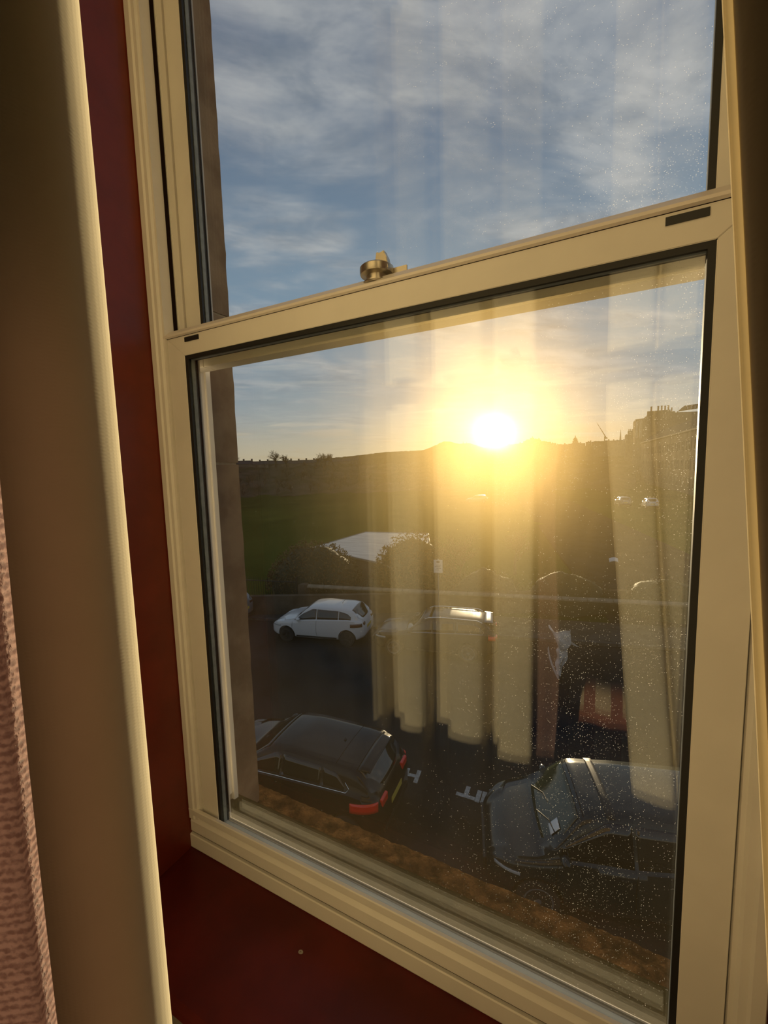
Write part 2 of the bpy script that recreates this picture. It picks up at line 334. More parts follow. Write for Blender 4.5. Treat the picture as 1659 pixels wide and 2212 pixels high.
# ================================================================== THE WINDOW (setting)
def build_window():
    win = tag(empty('window_1'), kind='structure', label='cream plastic sliding sash window, lower and upper sash closed')
    # --- fixed outer frame: stepped room-side trims, jamb channels, seals
    fr = empty('outer_frame', parent=win)
    ZT = 2.30
    for s, x0 in ((1, 0.0), (-1, W)):
        f = lambda a, b: (min(x0 - s * a, x0 - s * b), max(x0 - s * a, x0 - s * b))
        nm = 'jamb_trim'
        t = MB()
        prof = [(.0008, .10), (.0008, -.004), (.006, -.0045), (.009, -.009), (.017, -.0095), (.020, -.0125), (.0335, -.0125), (.0355, -.010), (.0355, .10)]
        t.prism([(x0 - s * q, y) for q, y in prof], .055, ZT, 'xy'); t.obj(nm, 'upvc', fr)
        MB().box(*f(-.0012, .0006), .018, .026, 1.13, ZT).obj('brush_seal', 'seam', fr)
        MB().box(*f(-.0035, .0006), .028, .043, 1.13, ZT).obj('parting_bead', 'upvc', fr, bevel=.0012)
        MB().box(*f(-.004, .035), .0865, .10, -.03, ZT).obj('outer_stop', 'upvc', fr, bevel=.001)
    MB().box(-.0355, W + .0355, -.012, .10, ZT - .001, ZT + .05).obj('frame_head', 'upvc', fr)
    # two stacked strips at the foot: fixed sill of the frame below a dark gap
    b = MB().prism([(.10, -.022), (-.0105, -.022), (-.0125, -.018), (-.0125, .0122), (-.011, .0142), (.10, .0142)], -.036, W + .036); b.obj('frame_sill', 'upvc', fr)
    MB().box(-.034, W + .034, -.006, .09, .0142, .0204).obj('sill_gap', 'seam', fr)

    def sash(name, y0, z0, z1, zf0, q):
        """z0..z1 outer edges, zf0 lower edge of the glass opening"""
        s = empty(name, parent=win)
        X0, X1, Z1 = .001, W - .001, z1
        zt = z1 - .0386
        g = .009
        yf, yb = y0, y0 + .036
        # stiles and top rail mitred at 45 degrees
        def stile(xo, xi, nm):
            return MB().add([(xo, yf, z0), (xi, yf, z0), (xi, yf, zt), (xo, yf, Z1), (xo, yb, z0), (xi, yb, z0), (xi, yb, zt), (xo, yb, Z1)],
                            [(0, 1, 2, 3), (7, 6, 5, 4), (0, 3, 7, 4), (1, 5, 6, 2), (0, 4, 5, 1), (3, 2, 6, 7)]).obj(nm, 'upvc', s, bevel=.0008)
        stile(X0, q, 'sash_stile'); stile(X1, W - q, 'sash_stile')
        MB().add([(X0 + .0006, yf, Z1), (q + .0004, yf, zt), (W - q - .0004, yf, zt), (X1 - .0006, yf, Z1), (X0 + .0006, yb, Z1), (q + .0004, yb, zt), (W - q - .0004, yb, zt), (X1 - .0006, yb, Z1)],
                 [(0, 1, 2, 3), (7, 6, 5, 4), (0, 4, 5, 1), (1, 5, 6, 2), (2, 6, 7, 3), (0, 3, 7, 4)]).obj('top_rail', 'upvc', s, bevel=.0008)
        a, bX = q, W - q
        def ring(nm, m, d, ya, yc, dz=0.0, bev=0):
            t = MB()
            t.box(a - .004, a + d, ya, yc, zf0 - .004, zt + .004); t.box(bX - d, bX + .004, ya, yc, zf0 - .004, zt + .004)
            t.box(a + d, bX - d, ya, yc, zt - d, zt + .004); t.box(a + d, bX - d, ya, yc, zf0 - .004, zf0 + d)
            return t.obj(nm, m, s)
        ring('gasket', 'gasket', .0078, y0 + .0010, y0 + .0060)
        ring('spacer_bar', 'spacer', .0062, y0 + .0103, y0 + .0185)
        ring('spacer_seal', 'gasket', .0058, y0 + .0186, y0 + .0219)
        ring('outer_gasket', 'gasket', .0040, y0 + .0264, y0 + .0285)
        ring('outer_bead', 'upvc_edge', .0008, y0 + .0286, y0 + .0315)
        dusty, clear = ('glass_dusty', 'glass_clear') if name == 'lower_sash' else ('glass_film_upper', 'glass_upper')
        MB().box(a - .003, bX + .003, y0 + .0062, y0 + .0101, zf0 - .003, zt + .003).obj('glass_pane', clear, s)
        p = MB(); p.grid(lambda u, v: (a - .003 + u * (bX - a + .006), y0 + .0262, zf0 - .003 + v * (zt - zf0 + .006)), 1, 1)
        MB().box(a - .003, bX + .003, y0 + .0221, y0 + .0260, zf0 - .003, zt + .003).obj('glass_pane', clear, s)
        f = p.obj('dust_film', dusty, s); f['label'] = 'film of dust and smears on the outside of the glass'
        return s, zt
    MB().prism([(.036, .0455), (.107, .034), (.107, .0145), (.036, .0145)], -.004, W + .004).obj('drip_ledge', 'ledge_olive', fr)
    # lower sash
    ls, zt = sash('lower_sash', 0.0, .020, 1.1234, .052, .0491)
    t = MB().prism([(.0345, .0208), (-.0100, .0208), (-.0104, .024), (-.0104, .0465), (-.0055, .0545), (-.0060, .0610), (-.0125, .0655), (-.0132, .0790), (-.0118, .0808), (-.0070, .0815), (-.0060, .0800), (-.0058, .0560), (-.0002, .0555), (.0008, .0500), (.0345, .0500)], -.0335, W + .0335)
    o = t.obj('bottom_rail', 'upvc', ls); o['label'] = 'bottom rail with a projecting finger lip'
    t = MB().prism([(.030, 1.1234), (-.0015, 1.1234), (-.0050, 1.1252), (-.0050, 1.1290), (.0085, 1.1405), (.030, 1.1405)], -.0055, W + .0055)
    t.obj('rail_cap', 'upvc_edge', ls)
    MB().box(-.002, W + .002, -.0003, .02, 1.1229, 1.1238).obj('rail_seam', 'seam', ls)
    for x in (.0515, .8508):
        bx = MB().box(x, x + .0450, -.0016, .006, 1.1075, 1.1212).obj('tilt_latch', 'blacktrim', ls, bevel=.0025)
    # upper sash, one sash depth further out
    us, zt2 = sash('upper_sash', .0485, 1.073, ZT - .004, 1.125, .0440)
    MB().box(.0445, W - .0445, .0487, .0835, 1.073, 1.129).obj('bottom_rail', 'upvc', us, bevel=.001)
    # fastener on the meeting rail
    fs = empty('sash_fastener', (.480, .016, 1.1325), parent=win)
    t = MB().lathe([(.0195, 0), (.0215, .002), (.0215, .0035), (.017, .005), (.017, .012), (.0255, .0145), (.0265, .0165), (.0265, .0245), (.0245, .0265)], (0, 0, 0), n=36)
    t.obj('cam_body', 'satin_metal', fs, 'auto')
    t = MB(); pts = [(-.012, .0), (.012, .0), (.010, .018), (.0062, .026), (.0052, .0305), (.0015, .0285), (-.003, .0275), (-.0075, .0305), (-.0080, .026), (-.0095, .018)]
    t.prism([(p[0] + .013, p[1] * .9 + .016) for p in pts], -.012, .0005, 'xz'); t.obj('lever', 'satin_metal', fs, bevel=.001)
    MB().box(.016, .048, .006, .010, 0, .0225).obj('keeper', 'satin_metal', fs, bevel=.0006)
build_window()

# ================================================================== ROOM SHELL
def S(o, label=None): return tag(o, label, kind='structure')
S(MB().box(-.075, -.0362, -.26, .098, -.022, 2.36).obj('trim_1', 'red_gloss'), 'glossy dark red painted window reveal on the left')
S(MB().box(W + .0362, W + .075, -.26, .098, -.022, 2.36).obj('trim_2', 'red_gloss'), 'glossy dark red painted window reveal on the right')
S(MB().box(-.075, W + .075, -.26, .098, 2.352, 2.39).obj('trim_3', 'red_gloss'), 'dark red painted window head')
t = MB().prism([(.09, -.0225), (-.215, -.0225), (-.224, -.026), (-.228, -.034), (-.224, -.044), (-.215, -.047), (.09, -.047)], -.10, W + .10)
S(t.obj('trim_4', 'red_board'), 'dark red painted window board under the frame')
S(jit(MB().grid(lambda u, v: (.331 + .004 * math.cos(u * 6.283) * (.2 + v), -.0705 + .003 * math.sin(u * 6.283) * (.2 + v), -.0219 - .0004 * v), 9, 1), .0006, 300).obj('trim_6', 'mortar'), 'small pale chip in the red window board')
t = MB(); t.box(-2.2, -.0755, -.26, .098, -2.0, 2.9); t.box(W + .0755, 3.2, -.26, .098, -2.0, 2.9); t.box(-.0755, W + .0755, -.26, .098, 2.392, 2.9); t.box(-.0755, W + .0755, -.208, .090, -2.0, -.0475)
S(t.obj('wall_front', 'plaster'))
S(MB().box(-2.3, -2.2, -4.5, .098, -2.0, 2.9).obj('wall_left', 'plaster')); S(MB().box(3.2, 3.3, -4.5, .098, -2.0, 2.9).obj('wall_right', 'plaster'))
S(MB().box(-2.3, 3.3, -4.6, -4.5, -2.0, 2.9).obj('wall_back', 'plaster'))
S(MB().box(-2.3, 3.3, -4.6, .098, 2.9, 3.0).obj('ceiling', 'plaster')); S(MB().box(-2.3, 3.3, -4.6, .098, -1.1, -1.0).obj('floor', 'carpet'))

# ------------------------------------------------------------------ outside stone round the window
def stonework():
    for side, nm in ((-1, 'left'), (1, 'right')):
        w = tag(empty('wall_outside_%s' % nm), kind='structure', label='sandstone reveal of the window on the %s, pale mortar joints' % nm)
        xi = -.036 if side < 0 else W + .036
        zs = [-1.2, -.075, .872, 1.232, 2.2, 2.9]
        for k in range(len(zs) - 1):
            a, b = zs[k] + .003, zs[k + 1] - .003
            wd = (.42, .30, .40, .30, .42)[k]
            x0, x1 = (xi - wd, xi) if side < 0 else (xi, xi + wd)
            rough_box(x0, x1, .1015, .206, a, b, .03, .0022, 35, k + side).obj('stone_block', 'sandstone', w, 'auto')
            x2, x3 = (xi - 1.6, xi - wd - .006) if side < 0 else (xi + wd + .006, xi + 1.6)
            rough_box(x2, x3, .118, .206, a, b, .12, .002, 20, k + side).obj('stone_block', 'sandstone', w, 'auto')
        x0, x1 = (xi - 1.6, xi - .004) if side < 0 else (xi + .004, xi + 1.6)
        MB().box(x0, x1, .1155, .202, -1.2, 2.9).obj('mortar', 'mortar', w)
    S(MB().box(-1.4, 2.4, .12, .20, 2.42, 3.2).obj('wall_outside_lintel', 'sandstone'))
    s = rough_box(-.52, W + .52, .120, .252, -.19, -.074, .0095, .0026, 60, 5)
    jit(s, .0022, 17, 9); jit(s, .0016, 140, 3)
    S(s.obj('trim_5', 'sill_stone', None, 'auto'), 'rough weathered brown stone sill outside the window')
stonework()

# ================================================================== CURTAINS AND THROW
def curtain(name, pts, z0, z1, label, lit_strip):
    """pts: plan polyline of the folded cloth; a hanging cloth, optionally with an added strip for a sunlit edge"""
    # Catmull-Rom resample
    P = [Vector((a, b)) for a, b in pts]; out = []
    for i in range(len(P) - 1):
        p0, p1, p2, p3 = P[max(i - 1, 0)], P[i], P[i + 1], P[min(i + 2, len(P) - 1)]
        for k in range(6):
            t = k / 6; out.append(.5 * ((2 * p1) + (p2 - p0) * t + (2 * p0 - 5 * p1 + 4 * p2 - p3) * t * t + (3 * p1 - p0 - 3 * p2 + p3) * t ** 3))
    out.append(P[-1])
    root = tag(empty(name, (out[0].x, out[0].y, z0)), label, 'curtain')
    n = len(out) - 1; NZ = 90
    lean = (lambda z: .087 * max(0.0, .945 - z)) if lit_strip else (lambda z: 0.0)
    calm = (lambda x: min(1, max(0, (x - .825) / .05))) if lit_strip else (lambda x: min(1, max(.15, (.635 - x) / .05)))
    def fn(u, v):
        p = out[min(n, round(u * n))]; z = z0 + v * (z1 - z0)
        w = noise.noise(Vector((p.x * 7, z * 1.3, 4.0))) * .004 + noise.noise(Vector((p.x * 16, z * 5, 9.0))) * .0012
        w2 = noise.noise(Vector((p.x * 5, z * 1.1, 14.0))) * .003 * calm(p.x); w *= calm(p.x)
        return (p.x + w + lean(z) - out[0].x, p.y + w2 - out[0].y, z - z0)
    o = MB().grid(fn, n, NZ).obj('cloth', 'linen', root, True, thick=.0016)
    if lit_strip:  # separate strip added to show sunlight along the curtain's leading edge
        h = MB().grid(lambda u, v: (lit_strip[0] + (lit_strip[2] - lit_strip[0]) * u - out[0].x + lean(z0 + v * (z1 - z0)) + .0002 * math.sin(v * 51), lit_strip[1] + (lit_strip[3] - lit_strip[1]) * u - out[0].y, v * (z1 - z0)), 6, 90).obj('lit_strip', 'linen_lit_edge', root, True, thick=.0008); h['label'] = 'thin added strip, extra translucent so the curtain edge glows with sunlight'
    return root
# plan of the folds: long sunlit faces toward the window with narrow deep valleys between them
HM = -.0035
L = [(.6515, -.5130), (.6465, -.5015), (.6340, -.4955), (.607, -.489), (.580, -.487), (.566, -.494), (.559, -.530), (.550, -.552), (.538, -.556), (.522, -.605), (.512, -.560), (.503, -.530), (.470, -.517), (.430, -.517), (.407, -.528),
     (.399, -.585), (.388, -.586), (.354, -.585), (.341, -.600), (.335, -.520), (.326, -.500), (.295, -.490), (.264, -.497), (.254, -.530), (.240, -.550), (.212, -.556), (.196, -.605), (.183, -.530), (.173, -.502), (.152, -.494), (.136, -.501),
     (.125, -.545), (.100, -.555), (.085, -.500), (.040, -.485), (.000, -.495), (-.02, -.545), (-.05, -.545), (-.08, -.490), (-.14, -.485), (-.18, -.54), (-.24, -.54), (-.28, -.48), (-.36, -.49)]
L = [(.556, -.598), (.575, -.582), (.6060, -.5560), (.6330, -.5370), (.6465, -.5250)] + L
L = [(a + (HM if a > .55 else 0), b) for a, b in L]
curtain('curtain', L, -.98, 2.62, 'pale linen curtain on the left, sunlit along its leading edge', None)
Rr = [(.870, -.520), (.836, -.512), (.8125, -.5055), (.8105, -.500), (.8170, -.491), (.840, -.484), (.872, -.480), (.892, -.488), (.900, -.520), (.906, -.520), (.915, -.486), (.95, -.474), (.985, -.482), (.994, -.52), (1.004, -.52), (1.014, -.482),
      (1.06, -.472), (1.10, -.482), (1.12, -.52), (1.15, -.52), (1.18, -.48), (1.24, -.475), (1.30, -.50)]
Rr = [(a - .0023, b) for a, b in Rr]
curtain('curtain', Rr, -.98, 2.62, 'pale linen curtain at the right edge of the picture', (.8054, -.5020, .8088, -.5005))
def throw():
    r = tag(empty('knitted_throw', (.60, -.555, -.4)), 'dusty pink ribbed knitted throw hanging in the lower left corner', 'blanket')
    def fn(u, v):
        z = v * 1.30; x = .038 + u * .0645 - .008 * math.sin(v * 9) * u
        y = .006 * math.sin(u * 7 + v + 4.6) + .004
        return (x, y - .004, z)
    MB().grid(fn, 60, 200).obj('knit_panel', 'knit', r, True, thick=.004)
throw()
def chair():
    r = tag(empty('armchair', (.80, -.86, -1.0)), 'armchair with a red and cream checked blanket, reflected in the lower glass', 'chair')
    MB().box(-.34, .34, -.62, .02, .14, .42).obj('seat', 'carpet', r, bevel=.03)
    MB().box(-.33, .33, -.06, .04, .40, 1.10).obj('backrest', 'carpet', r, bevel=.03)
    for x in (-.30, .30):
        for y in (-.56, -.03): MB().box(x - .025, x + .025, y - .025, y + .025, 0, .15).obj('leg', 'blacktrim', r)
    b = tag(MB().grid(lambda u, v: (.62 + u * .34 + .004 * math.sin(v * 20), [-.800, -.806, -.87, -.945, -.95][min(4, int(v * 4.0001))] + .006 * math.sin(u * 22), [-.42, .10, .118, .105, -.25][min(4, int(v * 4.0001))]), 30, 4).obj('blanket', 'checked_wool', None, True, thick=.006),
            'rust red and cream checked blanket over the back of the chair', 'blanket')
chair()

# ================================================================== STREET
TH = R(12.5); SU = Vector((math.cos(TH), math.sin(TH), 0)); SV = Vector((-math.sin(TH), math.cos(TH), 0))
def st(u, v, z=0.0): p = SU * u + SV * v; return Vector((p.x, p.y, ZG + z))
def strip(u0, u1, v0, v1, z0, z1):
    return MB().add([st(u, v, z) for u in (u0, u1) for v in (v0, v1) for z in (z0, z1)], [(0, 1, 3, 2), (4, 6, 7, 5), (0, 4, 5, 1), (2, 3, 7, 6), (0, 2, 6, 4), (1, 5, 7, 3)])
S(strip(-60, 60, 2.2, 15.75, -.3, 0).obj('road', 'asphalt'), 'dark asphalt street below the window')
S(strip(-60, 60, -1, 2.05, -.3, .10).obj('pavement', 'pavement'))
S(strip(-60, 60, 15.9, 18.0, -.3, .10).obj('pavement', 'pavement'), 'pavement on the far side of the street')
k = S(empty('kerb'), 'row of far kerb stones')
km = MB().box(0, .90, 0, .15, -.2, .11).mesh('kerb_stone', 'kerb', bevel=.01)
for i in range(46): p = st(-26 + i * .915, 15.75); inst('kerb_stone', km, k, p, (0, 0, TH))
S(strip(5.5, 14.5, 15.75, 200, -.3, .02).obj('side_road', 'asphalt'), 'side road running away along the tenement')
# park behind the boundary wall, rising into a scrubby bank
def park(u, v):
    x = -260 + u * 300; y = 16.5 + (v ** 1.6) * 330
    D = math.hypot(x, y); z = 0
    if D > 105: z = min(1, (D - 105) / 95) ** 1.3 * (.6 + .2 * noise.noise(Vector((x / 40, y / 40, 0))))
    z += .25 * noise.noise(Vector((x / 14, y / 14, 2)))
    p = SU * 0
    yy = y + x * .22
    return Vector((x, yy, ZG - .10 + z + (.0 if v > 0 else -.2)))
me = MB().grid(park, 90, 90).obj('park_lawn', 'grass', None, True); S(me, 'dark green sloping park grass beyond the railings')
def bank(u, v):
    a = R(-62 + u * 66); D = 118 + v * 90
    z = -.4 + min(1, v) ** 1.1 * 10.0 + 1.1 * noise.noise(Vector((a * 22, v * 4, 0))) + .5 * noise.noise(Vector((a * 70, v * 12, 0)))
    return Vector((CAM.x + math.sin(a) * D, CAM.y + math.cos(a) * D, ZG + z))
S(MB().grid(bank, 160, 30).obj('scrub_bank', 'scrub', None, True), 'brown scrub covered bank at the back of the park')
S(MB().box(-1500, 1500, -60, 4000, -.6, 0).obj('ground', 'scrub')).location = (0, 0, ZG - .5)

# road lettering seen upside down beside the near parked cars
def letter(name, strokes, c, ang, sx, sy, label):
    b = MB(); w = .045
    for si, (x0, y0, x1, y1) in enumerate(strokes):
        a = Vector((x0 * sx, y0 * sy, 0)); e = Vector((x1 * sx, y1 * sy, 0)); d = (e - a).normalized(); n = Vector((-d.y, d.x, 0)) * w
        a -= d * w; e += d * w; z = Vector((0, 0, .006 + .002 * si)); b.add([a - n, e - n, e + n, a + n, a - n + z, e - n + z, e + n + z, a + n + z], [(0, 3, 2, 1), (4, 5, 6, 7), (0, 1, 5, 4), (1, 2, 6, 5), (2, 3, 7, 6), (3, 0, 4, 7)])
    o = b.obj(name, 'roadpaint'); o.location = (c[0], c[1], ZG + .001); o.rotation_euler = (0, 0, ang); tag(o, label, 'road marking', 'road lettering'); return o
letter('painted_letter', [(0, 0, 0, 1), (-.5, 0, .5, 0)], (-1.50, 7.21), R(2), .30, .24, 'white painted letter T, upside down, left of the dark car with the ticket')
letter('painted_letter', [(0, 0, 0, 1)], (-1.255, 7.20), R(2), .30, .24, 'white painted letter I on the road between the T and the M')
letter('painted_letter', [(-.5, 0, -.5, 1), (-.5, 0, 0, .75), (0, .75, .5, 0), (.5, 0, .5, 1)], (-1.01, 7.22), R(4), .26, .24, 'white painted letter M on the road, partly behind the bonnet')
letter('painted_letter', [(-.5, 0, -.5, 1), (.5, 0, .5, 1), (-.5, .5, .5, .5)], (-2.72, 7.13), R(8), .26, .30, 'white painted letter H behind the dark car with the red lamp')

# ------------------------------------------------------------------ cars
def interp(tab, x):
    xs = [t[0] for t in tab]; ys = [t[1] for t in tab]; return float(np.interp(x, xs, ys))
def smooth_tab(tab, n=80, k=3):
    xs = np.linspace(tab[0][0], tab[-1][0], n); ys = np.interp(xs, [t[0] for t in tab], [t[1] for t in tab])
    for _ in range(k): ys[1:-1] = (ys[:-2] + 2 * ys[1:-1] + ys[2:]) / 4
    return list(zip(xs, ys))
def car(name, S_, label, pos, heading, paint, gl='cargl'):
    """local frame: nose toward +x, y to the left, origin on the ground at mid length"""
    L, Wd, H = S_['L'], S_['W'], S_['H']; hl = L / 2
    top = smooth_tab(S_['top']); belt = S_['belt']; bot = S_['bot']; hw = smooth_tab(S_['hw'], 60, 3)
    tumble = S_['tumble']; root = tag(empty(name, pos, heading), label, 'car', 'cars parked in the street')
    def belt_z(x): return min(interp(belt, x), interp(top, x) - .005)
    def half(x): return interp(hw, x)
    def side_y(x, z):
        w = half(x); b = interp(belt, x)
        if z <= b + 1e-5:
            t = max(0, min(1, (z - .2) / (b - .2))); return w * (1 - .10 * (1 - t) ** 3 - .045 * t ** 3)
        return w * .955 - .035 - (z - b) * tumble
    def roof_z(x, y):
        w = side_y(x, interp(top, x)); t = min(1.2, abs(y) / max(w, .1)); return interp(top, x) - .045 * t ** 2.5
    NX = 64; rings = []
    for i in range(NX + 1):
        x = -hl + L * i / NX; b = belt_z(x); tp = interp(top, x); zb = interp(bot, x)
        r = [(0, zb), (half(x) * .80, zb), (side_y(x, zb + .10), zb + .07)]
        for k in range(1, 7): z = zb + .07 + (b - zb - .07) * k / 6; r.append((side_y(x, z), z))
        r.append((side_y(x, b) - .030 * 1, b + .001 + min(.01, (tp - b) * .5)))
        hh = max(tp - b, .0)
        for k in range(1, 6):
            z = b + hh * k / 5; zz = z - (.045 if k == 5 else 0) * min(1, hh * 4); y = side_y(x, z) if hh > .06 else (side_y(x, b) - .03) * (1 - .06 * k)
            r.append((max(y, .05), zz if k < 5 else roof_z(x, y)))
        yl = r[-1][0]
        for k in (.75, .5, .25): r.append((yl * k, roof_z(x, yl * k)))
        r.append((0, roof_z(x, 0)))
        rings.append([(x, y, z) for y, z in r] + [(x, -y, z) for y, z in r[-2:0:-1]])
    mb = MB(); n = len(rings[0])
    for r in rings: mb.v += r
    for i in range(NX):
        for k in range(n): k2 = (k + 1) % n; mb.f.append((i * n + k, i * n + k2, (i + 1) * n + k2, (i + 1) * n + k))
    mb.f.append(tuple(range(n))); mb.f.append(tuple(NX * n + k for k in range(n))[::-1])
    body = mb.obj('body', paint, root, 'auto')
    # wheel arches
    wx = S_['wheels']; wr = S_['wr']; cut = MB()
    for x in wx:
        for s in (1, -1):
            y0 = s * (Wd / 2 + .2); y1 = s * (Wd / 2 - .30)
            cut.lathe([(wr + .055, min(y0, y1)), (wr + .055, max(y0, y1))], (x, 0, wr + .01), 'y', 28)
    co = cut.obj('cut', 'blacktrim')
    co.parent = root
    md = body.modifiers.new('b', 'BOOLEAN'); md.object = co; md.operation = 'DIFFERENCE'; md.solver = 'EXACT'
    bpy.context.view_layer.update(); dg = bpy.context.evaluated_depsgraph_get()
    nm = bpy.data.meshes.new_from_object(body.evaluated_get(dg)); body.modifiers.clear(); body.data = nm
    if 'sharp_edge' in nm.attributes: nm.attributes.remove(nm.attributes['sharp_edge'])
    nm.polygons.foreach_set('use_smooth', [True] * len(nm.polygons)); nm.set_sharp_from_angle(angle=R(62)); bpy.data.objects.remove(co)
    # wheels
    tm = MB().lathe([(wr * .66, -.10), (wr * .95, -.10), (wr, -.075), (wr, .075), (wr * .95, .10), (wr * .66, .10)], (0, 0, 0), 'y', 32).mesh('wheel', 'tyre', 'auto')
    rm = MB().lathe([(wr * .70, .085), (wr * .70, .102), (wr * .64, .104), (wr * .60, .092)], (0, 0, 0), 'y', 32)
    rm.lathe([(.055, .06), (.055, .098), (.03, .103)], (0, 0, 0), 'y', 16)
    for k in range(5):
        a = k * 2 * math.pi / 5; mt = Matrix.Rotation(a, 4, 'Y'); rm.box(.03, wr * .66, .080, .100, -.028, .028, mt)
    rmm = rm.mesh('rim', S_.get('rim', 'alloy'), 'auto')
    for x in wx:
        for s in (1, -1):
            w = inst('wheel', tm, root, (x, s * (Wd / 2 - .125), wr), (0, 0, 0 if s > 0 else math.pi)); inst('rim', rmm, w)
    # glazing
    xc, xf, xr, xe = S_['glass']    # cowl base, front roof edge, rear roof edge, rear screen base
    def slab(fn, nu, nv, name, m, t=.006, off=None):
        b = MB(); b.grid(fn, nu, nv); o = b.obj(name, m, root, True, thick=t); return o
    def screen(xa, xb, inset, name, m):
        def fn(u, v):
            x = xa + (xb - xa) * v; zt = interp(top, x); w = side_y(x, zt) if zt > interp(belt, x) + .05 else side_y(x, interp(belt, x) - .01) - .09
            y = (u * 2 - 1) * (w - inset); return (x + (.012 if xa > 0 else -.012) - .06 * ((u * 2 - 1) ** 2) * (1 - v) * (1 if xa > 0 else -1), y, roof_z(x, y) + .008)
        return slab(fn, 16, 10, name, m)
    screen(xc, xf, .055, 'windscreen', gl); screen(xe, xr, .075, 'rear_window', 'cargl')
    for s in (1, -1):
        for (xa, xb) in S_['side_glass']:
            def fn(u, v, s=s, xa=xa, xb=xb):
                x = xa + (xb - xa) * u; b = interp(belt, x) + .03; tp = min(interp(S_['winTop'], x), interp(top, x) - .075); tp = max(tp, b + .01); z = b + (tp - b) * v
                return (x, s * (side_y(x, z) + .004), z)
            slab(fn, 14, 4, 'side_window', 'cargl')
        if S_.get('chrome'):
            xa, xb = S_['chrome']; pts = [(xa + (xb - xa) * k / 20, interp(belt, xa + (xb - xa) * k / 20) + .018) for k in range(21)]
            e = S_['side_glass'][-1][0] if False else min(g[0] for g in S_['side_glass'])
            pts = pts + [(e - .10, interp(belt, e) + .03 + .06), (e - .01, interp(belt, e) + .17)][::1] if pts[-1][0] < pts[0][0] else pts
            MB().tube([(x, s * (side_y(x, z) + .006), z) for x, z in pts], .0055, 5).obj('window_trim', 'chrome', root)
        # mirror
        mx = S_['mirror']; zb = interp(belt, mx) + .05; yb = side_y(mx, zb)
        m_ = MB().lathe([(.0, -.09), (.06, -.085), (.085, -.03), (.08, .05), (.04, .085)], (0, 0, 0), 'y', 14); m_.v = [(v[0] * .9, v[1], v[2] * .75) for v in m_.v]
        o = m_.obj('wing_mirror', paint, root, 'auto'); o.location = (mx, s * (yb + .11), zb + .03)
        # door shut lines and handles
        for dx in S_['doors']:
            pts = [(dx + .03 * math.sin(k / 8 * 3.1), .32 + k / 8 * (interp(belt, dx) - .34)) for k in range(9)]
            MB().tube([(x, s * (side_y(x, z) + .0005), z) for x, z in pts], .0045, 4).obj('door_seam', 'seam', root)
        for dx in S_['handles']:
            z = interp(belt, dx) - .11; MB().box(dx - .08, dx + .08, -.012, .016, z - .012, z + .012).obj('door_handle', paint, root, bevel=.004).location = (0, s * side_y(dx, z), 0)
        # lamps
        def lampfn(x0, x1, z0, z1, ang, name, m):
            def fn(u, v):
                x = x0 + (x1 - x0) * u; z = z0 + (z1 - z0) * v + ang * u; return (x, s * (side_y(x, z) + .008), z)
            return slab(fn, 8, 3, name, m, .02)
        x0, x1, z0, z1, a = S_['head']; lampfn(x0, x1, z0, z1, a, 'headlamp', 'lamp_clear')
        x0, x1, z0, z1, a = S_['tail']; lampfn(x0, x1, z0, z1, a, 'tail_lamp', S_['tailmat'])
        x0, z0, z1, yw = S_['tailback']
        b = MB(); b.box(x0 - .012, x0 + .05, s * (half(x0) - yw) if s > 0 else -half(x0) + .04, s * (half(x0) - .04) if s > 0 else -(half(x0) - yw), z0, z1); b.obj('tail_lamp', S_['tailmat'], root, bevel=.01)
        z = .22; pts = [(wx[0] - wr - .1 if wx[0] > wx[1] else 0, .30), (wx[1] + wr + .1, .30)]
        MB().box(wx[1] + wr + .12, wx[0] - wr - .12, -.010, .014, .27, .33).obj('side_strip', 'blacktrim', root, bevel=.004).location = (0, s * (side_y(0, .3) + .004), 0)
    # seams over the roof, plates, bumper inserts
    for dx in S_.get('roof_seams', []):
        MB().tube([(dx, y, roof_z(dx, y) + .001) for y in np.linspace(-side_y(dx, interp(top, dx)) + .03, side_y(dx, interp(top, dx)) - .03, 12)], .004, 4).obj('roof_seam', 'seam', root)
    tail = -hl
    MB().box(tail - .012, tail + .03, -.26, .26, S_['plate'], S_['plate'] + .11).obj('number_plate', 'plate_yellow', root)
    MB().box(tail - .006, tail + .04, -Wd * .33, Wd * .33, .30, .42).obj('rear_bumper_insert', 'blacktrim', root, bevel=.01)
    MB().box(hl - .04, hl + .008, -Wd * .30, Wd * .30, .34, .56).obj('front_grille', 'blacktrim', root, bevel=.01)
    root['roof'] = 1.0
    return root, roof_z, side_y, (lambda x: interp(top, x))

